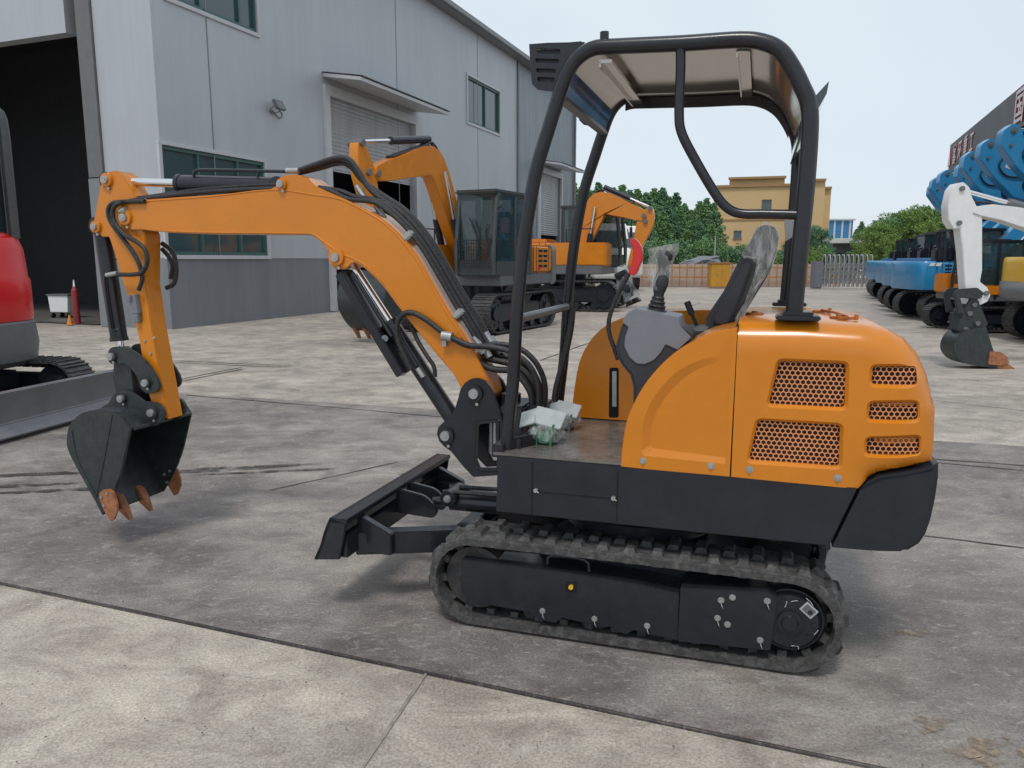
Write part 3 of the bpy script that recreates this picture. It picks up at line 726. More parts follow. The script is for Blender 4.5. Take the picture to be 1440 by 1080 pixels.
for i, g in enumerate(GR):
    pts = PP(g, -.488)
    c = Vector((sum(p[0] for p in pts) / 4, sum(p[1] for p in pts) / 4))
    hwx = (max(p[0] for p in pts) - min(p[0] for p in pts)) / 2; hwz = (max(p[1] for p in pts) - min(p[1] for p in pts)) / 2
    big = rounded([(c.x + (p[0] - c.x) * (hwx + .011) / hwx, c.y + (p[1] - c.y) * (hwz + .011) / hwz) for p in pts], .024, 5)
    sml = rounded(pts, .014, 5)
    ct = nb(); n = len(big)
    def yw(x, dy): return warp(x, -.488) + dy
    r0 = [ct.verts.new((a, yw(a, -.03), q)) for a, q in big]; r1 = [ct.verts.new((a, yw(a, .0005), q)) for a, q in big]
    r2 = [ct.verts.new((a, yw(a, .014), q)) for a, q in sml]; r3 = [ct.verts.new((a, yw(a, .035), q)) for a, q in sml]
    for A, B_ in ((r0, r1), (r1, r2), (r2, r3)):
        for j in range(n): ct.faces.new((A[j], A[(j + 1) % n], B_[(j + 1) % n], B_[j]))
    ct.faces.new(r0[::-1]); ct.faces.new(r3); bmesh.ops.recalc_face_normals(ct, faces=ct.faces)
    boolcut(HD, ct)
    bk = nb(); vs = [bk.verts.new((a, yw(a, .0345), q)) for a, q in sml]; bk.faces.new(vs)
    bmesh.ops.recalc_face_normals(bk, faces=bk.faces)
    link('grille_void', bk, M['inner'], HD, sm=False)
    # hexagonal mesh
    gm = nb(); pitch = .0178; rr = pitch / math.sqrt(3); hr = rr * .78
    def inside(x, z):
        k = len(sml); s = False
        for a in range(k):
            x1, z1 = sml[a]; x2, z2 = sml[(a + 1) % k]
            if (z1 > z) != (z2 > z) and x < (x2 - x1) * (z - z1) / (z2 - z1) + x1: s = not s
        return s
    def clampP(x, z):
        if inside(x, z): return (x, z)
        best = None; P_ = Vector((x, z))
        for a in range(len(sml)):
            A_ = Vector(sml[a]); B2 = Vector(sml[(a + 1) % len(sml)]); d_ = B2 - A_; t_ = max(0, min(1, (P_ - A_).dot(d_) / max(1e-12, d_.dot(d_)))); Q = A_ + d_ * t_
            if best is None or (Q - P_).length < (best - P_).length: best = Q
        return (best.x, best.y)
    x0 = min(p[0] for p in sml); x1 = max(p[0] for p in sml); z0 = min(p[1] for p in sml); z1 = max(p[1] for p in sml)
    row = 0; z = z0 - rr
    while z < z1 + rr:
        x = x0 - pitch + (pitch / 2 if row % 2 else 0)
        while x < x1 + pitch:
            vs = []
            for k in range(6):
                a = R(60 * k + 30); ox, oz = x + rr * math.cos(a), z + rr * math.sin(a); ix, iz = x + hr * math.cos(a), z + hr * math.sin(a)
                vs.append((clampP(ox, oz), clampP(ix, iz)))
            if inside(x, z):
                # clamp the outermost ring onto the opening
                f = [(gm.verts.new((o[0], yw(o[0], .017), o[1])), gm.verts.new((q[0], yw(q[0], .017), q[1])), gm.verts.new((q[0], yw(q[0], .020), q[1]))) for o, q in vs]
                for k in range(6):
                    A, B_ = f[k], f[(k + 1) % 6]
                    gm.faces.new((A[0], B_[0], B_[1], A[1])); gm.faces.new((A[1], B_[1], B_[2], A[2]))
            x += pitch
        z += rr * 1.5; row += 1
    bmesh.ops.remove_doubles(gm, verts=gm.verts, dist=.0002)
    link('grille', gm, paint('grille_paint', (.66, .27, .11), .4, var=.1) if i == 0 else M['grille'], HD, sm=False)
    if i == 0: M['grille'] = bpy.data.materials['grille_paint']
for (a, q) in ((1054, 660), (1178, 672)):
    b = nb(); x, z = P(a, q, -.488); cyl(b, (x, -.487, z), (x, -.498, z), .008, .006, n=12); cyl(b, (x, -.487, z), (x, -.4905, z), .013, n=16); link('bolt', b, M['zinc'], HD)
M['latch'] = paint('latch_orange', (.42, .13, .02), .5, var=.35, scale=30)
b = nb()
for (x, y) in ((.44, -.1), (.74, -.2)): cyl(b, (x, y, top), (x, y, top + .008), .034, n=20); cyl(b, (x, y, top + .008), (x, y, top + .015), .012, n=12)
link('filler_cap', b, M['latch'], HD)
b = nb()
tube(b, [(.70, .10, top + .012), (.735, -.05, top + .012), (.76, -.27, top + .012)], .005, n=8)
for (x, y) in ((.70, .10), (.76, -.27)): box(b, (x, y, top + .006), (.075, .02, .010), rotm(rz=.3), bev=.003); cyl(b, (x + .03, y, top), (x + .03, y, top + .02), .007)
link('hood_latch', b, M['latch'], HD)
# --- side panel in front of the hood
b = nb()
sp = PP([(873, 655), (874, 635), (880, 596), (890, 570), (905, 543), (925, 518), (948, 497), (975, 480), (1003, 467), (1037, 460), (1024, 670)], -.49)
sp = osmooth(sp[1:10], 3); sp = [P(873, 656, -.49)] + sp + [(.383, .722)]
def ssel(e):
    a, c = e.verts
    return abs(a.co.y - c.co.y) < 1e-4 and a.co.y < -.48 and min(a.co.z, c.co.z) > .74 and max(a.co.x, c.co.x) < .384 and e.calc_face_angle(0) > 1
prism(b, sp, -.488, -.20)
bmesh.ops.bevel(b, geom=[e for e in b.edges if ssel(e)], offset=.05, segments=7, affect='EDGES', clamp_overlap=True)
SPN = link('side_panel', b, M['orange'], EX)
_arc = osmooth(PP([(914, 628), (915, 604), (922, 582), (936, 559), (958, 535), (984, 519), (1012, 509)], -.488), 3)
_out = osmooth(PP([(902, 634), (904, 598), (911, 574), (926, 549), (950, 524), (979, 508), (1012, 499)], -.488), 3)
_rt = P(1024, 560, -.488)[0]; _xl = _arc[0][0]
_inn = _arc + [(_rt, P(1024, 505, -.488)[1]), (_rt, P(1024, 644, -.488)[1]), (_arc[0][0] + .012, P(916, 632, -.488)[1])]
_big = _out + [(_rt + .002, P(1024, 497, -.488)[1]), (_rt + .002, P(1024, 653, -.488)[1]), (_out[0][0] + .008, P(905, 641, -.488)[1])]
ct = nb(); n = len(_big)
def _dy(x): return -.488 + .020 * max(0.03, 1 - (x - _xl) / (_rt - _xl)) ** .8
q0_ = [ct.verts.new((a, -.52, q)) for a, q in _big]; q1_ = [ct.verts.new((a, -.4883, q)) for a, q in _big]; q2_ = [ct.verts.new((a, _dy(a), q)) for a, q in _inn]
for A, B_ in ((q0_, q1_), (q1_, q2_)):
    for j in range(n): ct.faces.new((A[j], A[(j + 1) % n], B_[(j + 1) % n], B_[j]))
ct.faces.new(q0_[::-1]); ct.faces.new(q2_); bmesh.ops.triangulate(ct, faces=[f for f in ct.faces if len(f.verts) > 4]); bmesh.ops.recalc_face_normals(ct, faces=ct.faces)
boolcut(SPN, ct, 11)
b = nb(); x, z = P(904, 648, -.488); cyl(b, (x, -.487, z), (x, -.498, z), .008, .006, n=12); cyl(b, (x, -.487, z), (x, -.4905, z), .013, n=16); link('bolt', b, M['zinc'], SPN)
b = nb(); x, z = P(1000, 655, -.488); cyl(b, (x, -.487, z), (x, -.498, z), .008, .006, n=12); cyl(b, (x, -.487, z), (x, -.4905, z), .013, n=16); link('bolt', b, M['zinc'], SPN)
b = nb(); box(b, (.386, 0, 1.0), (.008, .94, .55)); link('bulkhead', b, M['dark'], EX)
# --- far side housing
b = nb()
fp = PP([(803, 586), (808, 545), (815, 508), (828, 482), (845, 463), (868, 450), (905, 441), (950, 437), (995, 436)], .25)
fp = osmooth(fp, 2); fp = [(x, z) for x, z in fp] + [(.383, fp[-1][1]), (.383, .75)]
prism(b, fp, .25, .488); bmesh.ops.bevel(b, geom=[e for e in b.edges if abs(e.verts[0].co.y - e.verts[1].co.y) < 1e-4 and abs(e.verts[0].co.y) < .26 and min(e.verts[0].co.z, e.verts[1].co.z) > .78 and e.calc_face_angle(0) > 1], offset=.03, segments=4, affect='EDGES', clamp_overlap=True)
FS = link('side_housing', b, M['orange'], EX)
b = nb(); q = PP([(857, 517), (870, 517), (870, 587), (856, 587)], .249); prism(b, rounded(q, .01), .2485, .26); link('gauge_slot', b, M['dark'], FS)
b = nb(); q = PP([(861, 522), (867, 522), (867, 572), (861, 572)], .246); prism(b, q, .244, .2484); link('level_gauge', b, M['zinc'], FS, bev=.001)
# --- floor deck
b = nb()
fl = PP([(700, 640)], -.49)
box(b, (-.07, 0, .742), (.90, .975, .012), bev=.002)
DK = link('floor_plate', b, M['deck'], EX)
b = nb(); box(b, (-.505, -.40, .75), (.05, .16, .05), bev=.004); box(b, (-.505, .40, .75), (.05, .16, .05), bev=.004); box(b, (-.505, 0, .745), (.02, .9, .03))
box(b, (-.44, -.30, .765), (.02, .22, .05), rotm(rz=R(0)), bev=.003)
box(b, (-.425, -.36, .772), (.16, .020, .045), rotm(rz=R(55)), bev=.003)
link('deck_edge', b, M['frame'], EX)
# --- boom
def pl(px, y): return PP(px, y)
boom_px = [(163, 300), (172, 288), (200, 281), (300, 274), (380, 266), (388, 256), (398, 247), (420, 246), (434, 253), (446, 263), (478, 277), (514, 294), (541, 310), (564, 331), (588, 361), (606, 393), (630, 435), (653, 470), (672, 505), (690, 545), (690, 562), (672, 573), (656, 562), (640, 530), (615, 500), (588, 467), (558, 429), (538, 402), (517, 381), (499, 369), (489, 376), (474, 379), (464, 371), (461, 352), (440, 332), (420, 330), (300, 329), (235, 327), (200, 323), (175, 323), (163, 313)]
bp = pl(boom_px, -.075)
b = nb(); prism(b, csmooth(bp, 2), -.075, .075)
BM = link('boom', b, M['orange'], EX, bev=.004, ang=30)
b = nb()
rib = [(235, 325), (300, 327), (420, 328), (441, 330), (458, 342), (480, 357), (502, 366), (520, 378), (541, 399), (561, 426), (591, 464), (618, 497), (640, 528)]
rb = pl(rib, -.075); tube(b, [(x, -.074, z) for x, z in rb], .004, n=8, k=3)
rb = pl([(205, 283), (300, 276), (383, 267), (440, 274), (478, 280), (513, 297), (539, 313), (561, 334), (585, 364), (603, 396), (627, 438), (650, 473), (668, 507)], -.075); tube(b, [(x, -.074, z) for x, z in rb], .004, n=8, k=3)
link('weld_edge', b, M['orange'], BM)
def boss(px, py, y, R1=.042, parent=None, mat='orange', rp=.021, both=True):
    x, z = P(px, py, y)
    for q in ((1, -1) if both else (1,)):
        yy = y * q
        b = nb(); cyl(b, (x, yy, z), (x, yy - .014 * q, z), R1, R1 * .95, n=28); o = link('pin_boss', b, M[mat], parent)
        b = nb(); cyl(b, (x, yy - .014 * q, z), (x, yy - .026 * q, z), rp, rp * .92, n=20); cyl(b, (x, yy - .026 * q, z), (x, yy - .028 * q, z), rp * .5, n=6); link('pin', b, M['zinc'], o)
        b = nb(); cyl(b, (x + R1 * .3, yy - .003 * q, z - R1 * 1.2), (x + R1 * .3, yy - .012 * q, z - R1 * 1.2), .008, n=6); link('bolt', b, M['zinc'], o)
boss(177, 306, -.076, .040, BM); boss(474, 362, -.076, .040, BM); boss(397, 259, -.076, .026, BM, rp=.018)
# --- arm (stick)
b = nb()
# side plates: the triangular head
head = pl([(153, 241), (162, 240), (173, 246), (182, 262), (196, 280), (206, 300), (206, 326), (232, 330), (236, 420), (243, 500), (257, 570), (250, 588), (236, 590), (218, 583), (206, 545), (196, 480), (186, 440), (173, 398), (162, 360), (153, 333), (143, 333), (134, 325), (131, 312), (134, 298), (140, 264), (147, 246)], -.05)
box_part = pl([(196, 290), (200, 322), (204, 330), (204, 400), (213, 460), (224, 520), (237, 590), (218, 583), (206, 545), (196, 480), (186, 440), (173, 398), (162, 360), (153, 333), (143, 333), (134, 325), (131, 312), (134, 298), (140, 264), (147, 246), (153, 241), (162, 240), (173, 246), (182, 262)], -.055)
prism(b, box_part, -.055, .055)
AR = link('arm', b, M['orange'], EX, bev=.004)
boss(151, 253, -.056, .036, AR); boss(136, 319, -.056, .032, AR, rp=.018)
b = nb()
for (a, q) in ((204, 479), (217, 475), (212, 497)):
    x, z = P(a, q, -.056); cyl(b, (x, -.055, z), (x, -.062, z), .007, n=8)
link('bolt', b, M['zinc'], AR)
b = nb(); x, z = P(190, 428, -.07); box(b, (x, -.068, z), (.05, .03, .10), rotm(ry=R(-6)), bev=.004); box(b, (x - .02, -.085, z + .03), (.03, .02, .03), bev=.004)
box(b, (x + .008, -.07, z - .07), (.03, .025, .05), bev=.003); link('pipe_clamp', b, M['con_grey'], AR)
# --- bucket cylinder
def cylinder(a, c, fr, r1, r2, parent, name, mat='frame'):
    a = Vector(a); c = Vector(c); m = a + (c - a) * fr
    b = nb(); cyl(b, a, m, r1, n=26); cyl(b, m, m + (c - a).normalized() * .02, r1 * 1.08, n=26)
    o = link(name, b, M[mat], parent)
    b = nb(); cyl(b, m, c, r2, n=20); link('rod', b, M['chrome'], o)
    b = nb(); q = (c - a).normalized()
    for p in (a, c): cyl(b, p - Vector((0, r1 * 1.0, 0)), p + Vector((0, r1 * 1.0, 0)), r1 * 1.05, n=20)
    link('rod_eye', b, M[mat], o)
    return o
p0 = P3(139, 318, 0); p1 = P3(171, 499, 0)
BC = cylinder(p0 + Vector((.02, 0, 0)), p1, .86, .043, .020, EX, 'bucket_cylinder')
b = nb(); tube(b, pl3 := [P3(150, 388, -.06), P3(147, 392, -.06), P3(150, 420, -.06), P3(157, 462, -.06), P3(165, 463, -.05)], .0075, n=8, k=4); link('hard_line', b, M['frame'], BC)
b = nb(); cyl(b, P3(150, 387, -.06), P3(165, 384, -.06), .012); link('fitting', b, M['zinc'], BC)
# --- arm cylinder
p0 = P3(397, 258, 0); p1 = P3(152, 254, 0)
AC = cylinder(P3(396, 262, 0), P3(158, 255, 0), .57, .042, .021, EX, 'arm_cylinder')
b = nb(); tube(b, [P3(272, 248, -.03), P3(276, 240, -.03), P3(300, 239, -.03), P3(400, 241, -.03), P3(415, 240, -.03)], .008, n=8, k=4)
tube(b, [P3(362, 250, -.03), P3(364, 241, -.03)], .006, n=8); link('hard_line', b, M['frame'], AC)
b = nb(); cyl(b, P3(403, 240, -.03), P3(420, 240, -.03), .013); link('fitting', b, M['zinc'], AC)
# --- linkage
b = nb()
arc = pl([(152, 493), (159, 488), (172, 488), (186, 493), (200, 503), (212, 517), (222, 533), (224, 546), (216, 553), (205, 553), (197, 545), (192, 530), (182, 517), (172, 511), (160, 513), (152, 508)], -.085)
for s in (-1, 1): prism(b, csmooth(arc, 2), s * .085, s * .07)
LK = link('rocker_link', b, M['bucket'], EX, bev=.003)
boss(159, 501, -.086, .026, LK, 'bucket', .020); boss(207, 538, -.086, .026, LK, 'bucket', .020)
b = nb()
lk = pl([(162, 505), (176, 503), (186, 512), (190, 550), (186, 568), (172, 572), (166, 560), (160, 530)], -.05)
prism(b, lk, -.06, .06)
link('bucket_link', b, M['bucket'], EX, bev=.004)
# --- bucket
yb_ = .215
BK = empty('bucket'); BK.parent = EX
side = pl([(186, 603), (173, 585), (158, 578), (127, 578), (113, 583), (100, 597), (96, 614), (97, 630), (108, 654), (134, 701), (146, 724), (153, 712), (168, 680), (176, 652)], -yb_)
shell_o = osmooth(side[:11], 3)
cen = Vector((sum(p[0] for p in side) / len(side), sum(p[1] for p in side) / len(side)))
shell_i = [tuple(Vector(p) + (cen - Vector(p)).normalized() * .010) for p in shell_o]
b = nb(); prism(b, shell_o + shell_i[::-1], -yb_, yb_); 
link('bucket_shell', b, M['bucket'], BK, bev=.0015, ang=40)
for s in (-1, 1):
    b = nb(); prism(b, shell_o + [side[11], side[12], side[13]], s * (yb_ + .010), s * yb_)
    sp_ = link('side_plate', b, M['bucket'], BK, bev=.002)
    b = nb()
    tube(b, [Vector((x, s * (yb_ + .011), z)) for x, z in pl([(184, 606), (177, 640), (172, 662), (164, 685)], -yb_)], .005, n=6)
    tube(b, [Vector((x, s * (yb_ + .011), z)) for x, z in pl([(160, 583), (150, 640), (138, 698)], -yb_)], .003, n=6, k=2)
    tube(b, [Vector((x, s * (yb_ + .011), z)) for x, z in pl([(103, 605), (112, 648), (135, 693)], -yb_)], .004, n=6, k=3)
    link('wear_strip', b, M['bucket'], sp_)
    b = nb(); sc_ = pl([(144, 692), (150, 687), (158, 686), (164, 690), (169, 704), (170, 716), (165, 729), (160, 731), (152, 718), (145, 702)], -yb_)
    prism(b, sc_, s * (yb_ + .024), s * (yb_ + .0105)); cu = link('side_cutter', b, M['rust'], BK, bev=.002)
    b = nb()
    for (a, q) in ((148, 697), (156, 692), (152, 709)):
        x, z = P(a, q, -yb_); cyl(b, (x, s * (yb_ + .024), z), (x, s * (yb_ + .031), z), .008, n=8); cyl(b, (x, s * (yb_), z), (x, s * (yb_ - .008), z), .009, n=6)
    link('bolt', b, M['zinc'], cu)
e0 = Vector((shell_o[-1][0], 0, shell_o[-1][1])); e1 = Vector((shell_o[-5][0], 0, shell_o[-5][1])); ed = (e0 - e1).normalized(); en = Vector((ed.z, 0, -ed.x))
if en.x < 0: en = -en
for y in (-.085, .065):
    b = nb(); t = nb()
    hw = .024
    A = e0 - ed * .085
    def sect(p, h, w_): return [p + en * h + Vector((0, -w_, 0)), p + en * h + Vector((0, w_, 0)), p - en * h * .7 + Vector((0, w_, 0)), p - en * h * .7 + Vector((0, -w_, 0))]
    S = [sect(A + Vector((0, y, 0)), .010, hw * .8), sect(A + ed * .03 + Vector((0, y, 0)), .026, hw), sect(A + ed * .09 + Vector((0, y, 0)), .024, hw), sect(A + ed * .165 + en * .01 + Vector((0, y, 0)), .005, hw * .62)]
    rg = [[t.verts.new(v) for v in s_] for s_ in S]
    for r0, r1 in zip(rg, rg[1:]):
        for j in range(4): t.faces.new((r0[j], r0[(j + 1) % 4], r1[(j + 1) % 4], r1[j]))
    t.faces.new(rg[0][::-1]); t.faces.new(rg[-1]); bmesh.ops.recalc_face_normals(t, faces=t.faces); merge(b, t)
    link('tooth', b, M['rust'], BK, bev=.003)
b = nb()
ear = pl([(138, 578), (155, 566), (164, 552), (176, 548), (190, 553), (204, 564), (222, 566), (231, 574), (232, 588), (222, 598), (205, 598), (190, 592), (172, 582), (150, 582)], -.075)
for s in (-1, 1): prism(b, csmooth(ear, 2), s * .088, s * .068)
er = link('bucket_ear', b, M['bucket'], BK, bev=.002)
boss(173, 560, -.09, .026, er, 'bucket', .020); boss(215, 580, -.09, .034, er, 'bucket', .021)
b = nb(); box(b, Vector((side[0][0] - .03, 0, side[0][1] + .01)), (.085, .42, .012), rotm(ry=R(18))); link('top_lip', b, M['bucket'], BK)
# --- swing post and boom cylinder
b = nb()
post = pl([(644, 560), (647, 548), (653, 539), (662, 533), (672, 532), (682, 536), (689, 544), (694, 555), (703, 577), (708, 600), (708, 668), (665, 671), (650, 655), (634, 635), (624, 628), (617, 620), (614, 610), (616, 601), (623, 594), (633, 587), (640, 573)], -.10)
hole = pl([(671, 592), (702, 590), (702, 662), (674, 662), (668, 648)], -.10)
for s in (-1, 1): prism(b, csmooth(post[:8] + post[8:], 1) if False else post, s * .10, s * .078, holes=[hole])
SWP = link('swing_post', b, M['black'], EX, bev=.003)
boss(668, 553, -.101, .040, SWP, 'black', .024); boss(628, 612, -.101, .040, SWP, 'black', .024)
b = nb(); hx = [p[0] for p in hole]; hz = [p[1] for p in hole]
prism(b, rounded(hole, .015), -.105, -.095, holes=[rounded([((p[0] - (min(hx) + max(hx)) / 2) * .84 + (min(hx) + max(hx)) / 2, (p[1] - (min(hz) + max(hz)) / 2) * .88 + (min(hz) + max(hz)) / 2) for p in hole], .012)]); link('web_rim', b, M['black'], SWP)
b = nb(); xk = -.60; cyl(b, (xk, 0, .56), (xk, 0, .90), .045, n=24); box(b, (xk + .08, 0, .60), (.20, .22, .05), bev=.01); box(b, (xk + .08, 0, .84), (.20, .20, .05), bev=.01)
box(b, (-.52, 0, .72), (.05, .30, .30), bev=.01); link('king_post', b, M['frame'], EX)
b = nb(); cyl(b, (xk - .06, -.05, .62), (xk - .06, -.05, .84), .012); cyl(b, (xk - .09, -.02, .62), (xk - .09, -.02, .84), .010); link('swing_pin', b, M['zinc'], EX)
q0 = P3(628, 610, 0); q1 = P3(478, 366, 0)
BCY = cylinder(P3(646, 603, 0), P3(488, 362, 0), .60, .040, .022, EX, 'boom_cylinder')
b = nb(); aa = P3(482, 384, -.03); cc = P3(568, 526, -.03); d = cc - aa
box(b, (aa + cc) / 2, (d.length, .085, .045), rotm(ry=-math.atan2(d.z, d.x)), bev=.004)
link('cylinder_guard', b, M['frame'], BCY)
b = nb(); aa = P3(496, 384, -.05); cc = P3(551, 473, -.05); cyl(b, aa, cc, .010); cyl(b, P3(560, 470, -.045), P3(586, 515, -.045), .014); link('hard_line', b, M['frame'], BCY)
b = nb(); p = P3(587, 518, -.045); cyl(b, p, p + Vector((.03, 0, -.04)), .012); link('fitting', b, M['zinc'], BCY)
b = nb(); cyl(b, P3(541, 476, -.05), P3(541, 476, -.065), .016); link('fitting', b, M['con_grey'], BCY)
b = nb(); tube(b, [P3(612, 530, -.05), P3(610, 515, -.05), P3(600, 500, -.05), P3(588, 480, -.045), P3(578, 458, -.04)], .010); link('boom_hose', b, M['hose'], EX)
# --- hoses on boom
_run = [(520, 288), (545, 304), (568, 326), (590, 355), (610, 388), (634, 430), (655, 464), (674, 498)]
hs = [
 ([(170, 286), (200, 280), (300, 269), (400, 265), (455, 266), (490, 280)] + [(a + 5, c - 4) for a, c in _run], -.055, .0115),
 ([(172, 282), (210, 277), (300, 265), (400, 260), (470, 267), (497, 276)] + [(a + 10, c - 6) for a, c in _run], -.035, .0115),
 ([(420, 240), (445, 231), (470, 223), (490, 224), (505, 242), (517, 262)] + [(a + 15, c - 9) for a, c in _run], -.012, .013),
 ([(420, 243), (450, 236), (478, 229), (494, 235), (510, 254)] + [(a + 20, c - 12) for a, c in _run], .015, .013),
]
b = nb()
HO = None
for pts, y, r in hs:
    b = nb(); tube(b, [P3(a, c, y) for a, c in pts], r, n=10, k=6)
    o = link('boom_hose', b, M['hose'], EX)
for (a, c) in ((582, 332), (651, 440)):
    b = nb(); p = P3(a, c, -.0); tn = (P3(a + 8, c + 11, 0) - p).normalized(); an = math.atan2(tn.z, tn.x)
    box(b, p + Vector((.0, 0, .0)), (.030, .15, .055), rotm(ry=-an), bev=.006); 
    link('hose_clamp', b, M['zinc'], BM)
for i, (a, c, y) in enumerate(((672, 482, -.055), (680, 488, -.03), (688, 476, -.01), (696, 482, .015), (172, 296, -.085), (203, 284, -.06), (506, 268, -.0), (533, 296, .0))):
    b = nb(); p = P3(a, c, y); d = Vector((.03, 0, -.045)) if a > 600 else (Vector((.025, 0, .004)) if a < 300 else Vector((.025, 0, -.035)))
    cyl(b, p, p + d, .016, n=8); cyl(b, p - d * .6, p, .013); link('fitting', b, M['zinc'], BM)
arcs = [
 ([(672, 487), (700, 484), (730, 490), (752, 508), (765, 535), (766, 565), (757, 592)], -.03, .013),
 ([(660, 495), (690, 505), (722, 513), (742, 528), (755, 555), (754, 592)], -.01, .015),
 ([(663, 500), (690, 518), (720, 522), (738, 538), (748, 560), (748, 594)], -.05, .015),
 ([(684, 490), (705, 500), (730, 507), (750, 525), (760, 552), (760, 592)], .03, .015),
 ([(690, 500), (712, 510), (738, 522), (750, 545), (752, 590)], .06, .015),
 ([(628, 470), (655, 485), (690, 488), (720, 496), (745, 515), (757, 545), (757, 590)], -.09, .013),
]
for pts, y, r in arcs:
    b = nb(); tube(b, [P3(a, c, y) for a, c in pts], r, n=12, k=8); link('swing_hose', b, M['hose'], EX)
b = nb(); tube(b, [P3(a, c, -.095) for a, c in ((578, 520), (560, 480), (559, 455), (567, 442), (580, 440), (600, 450), (628, 471), (660, 486))], .0125, n=12, k=8); link('boom_hose', b, M['hose'], EX)
b = nb(); cyl(b, P3(622, 472, -.098), P3(636, 474, -.098), .022); box(b, P3(626, 482, -.085), (.02, .03, .03)); link('hose_clamp', b, M['zinc'], BM)
arm_h = [([(204, 283), (170, 284), (157, 287), (152, 297), (156, 312), (170, 332), (185, 352), (196, 372), (200, 392), (195, 408)], -.085, .0115),
         ([(172, 284), (160, 292), (160, 310), (175, 330), (192, 340), (204, 352), (207, 368), (201, 382), (188, 386), (165, 386)], -.10, .0115),
         ([(228, 342), (243, 355), (248, 378), (245, 398), (234, 405)], .06, .012), ([(228, 350), (238, 362), (243, 375), (240, 392)], .075, .012)]
for pts, y, r in arm_h:
    b = nb(); tube(b, [P3(a, c, y) for a, c in pts], r, n=10, k=7); link('arm_hose', b, M['hose'], AR)
# --- canopy (roll frame)
RP = empty('canopy_frame'); RP.parent = EX
near_px = [(712, 634), (716, 590), (722, 530), (727, 440), (737, 340), (753, 245), (772, 180), (786, 135), (797, 104), (812, 82), (835, 68), (870, 65), (960, 61), (1040, 56), (1075, 60), (1098, 72), (1115, 96), (1128, 122), (1137, 145), (1139, 180), (1134, 260), (1125, 350), (1116, 448)]
rn = PP(near_px, -.42)
for s in (-1, 1):
    b = nb(); tube(b, [(x, s * .42, z) for x, z in rn], lambda t: .0250 + .004 * t, n=16, k=5); link('roll_bar', b, M['frame'], RP)
b = nb(); x, z = P(727, 445, -.42); z -= .01; cyl(b, (x, -.42, z), (x, .42, z), .018, n=12); link('cross_bar', b, M['grey'], RP)
for s in (-1, 1):
    b = nb(); box(b, (rn[-1][0] + .012, s * .42, 1.302), (.145, .13, .016), bev=.004); box(b, (rn[-1][0] + .012, s * .42, 1.316), (.10, .10, .012), bev=.003)
    link('base_plate', b, M['frame'], RP)
b = nb(); hrp = PP([(957, 60), (957, 100), (955, 155), (958, 185), (975, 220), (1003, 268), (1020, 290), (1040, 300), (1075, 301), (1122, 302)], -.42)
tube(b, [(x, -.42, z) for x, z in hrp], .0170, n=14, k=5); link('side_rail', b, M['frame'], RP)
b = nb(); prism(b, PP([(1102, 310), (1122, 306), (1120, 330), (1104, 340)], .30), .2, .24); link('bracket', b, M['card'], RP)
# roof sheet
rs = PP([(789, 134), (796, 112), (812, 88), (835, 74), (870, 71), (960, 67), (1040, 62), (1072, 66), (1095, 79), (1112, 102), (1124, 128), (1134, 150)], -.42)
rs = osmooth(rs, 4); ro = [(x, z + .006) for x, z in rs]
b = nb(); prism(b, rs + ro[::-1], -.40, .40); RO = link('roof_sheet', b, M['metal'], RP, ang=50)
b = nb()
for x in (-.115, .36): box(b, (x, 0, 2.205), (.045, .80, .012)); box(b, (x - .02, 0, 2.195), (.006, .80, .02))
link('roof_strap', b, M['metal'], RO)
for s in (1,):
    b = nb(); top_in = [(x, z - .010) for x, z in rs[11:40]]; low = [(x, z - .045) for x, z in top_in]
    prism(b, top_in + low[::-1], s * .385, s * .375); link('roof_flange', b, M['frame'], RO)
b = nb(); vz = [(x + .006, z - .004) for x, z in rs[:7]]; prism(b, vz + [(x + .004, z) for x, z in vz][::-1], -.395, .395); link('visor', b, M['visor'], RO)
b = nb(); x, z = rs[0]; box(b, (x + .0, 0, z - .01), (.03, .80, .02), rotm(ry=R(-15))); link('roof_lip', b, M['grey'], RO)
b = nb(); x, z = rs[-1]; prism(b, [(x - .01, z), (x + .07, z + .09), (x + .065, z + .05), (x - .005, z - .09), (x - .02, z - .1)], -.36, .36); link('rear_flap', b, M['glass'], RO)
b = nb(); x, z = P(850, 50, -.42); cyl(b, (x, -.42, z - .03), (x, -.42, z + .012), .016, n=14); link('plug', b, M['frame'], RP)
for s in (-1, 1):
    b = nb(); gp = PP([(744, 62), (770, 60), (822, 59), (806, 86), (797, 106), (790, 130), (756, 126), (748, 118), (746, 96)], -.40)
    sl = [PP(q, -.40) for q in ([(752, 68), (788, 69), (788, 76), (757, 75)], [(752, 82), (786, 83), (786, 89), (754, 88)], [(753, 96), (782, 97), (782, 103), (755, 102)], [(755, 108), (780, 109), (780, 116), (756, 115)])]
    prism(b, gp, s * .40, s * .392, holes=[rounded(q, .008, 3) for q in sl]); LGD = link('light_guard', b, M['frame'], RP)
    b = nb(); gi = PP([(752, 70), (800, 68), (790, 100), (786, 122), (760, 120), (753, 108)], -.39); prism(b, gi, s * .385, s * .30, bev=.004); link('guard_box', b, M['con_dark'], LGD)
b = nb(); gx = [p[0] for p in gp]; box(b, (min(gx) + .10, 0, gp[0][1] - .006), (.19, .78, .006)); cyl(b, (gp[7][0] + .06, -.39, gp[7][1] - .0), (gp[7][0] + .06, .39, gp[7][1]), .012); link('guard_rail', b, M['frame'], RP)
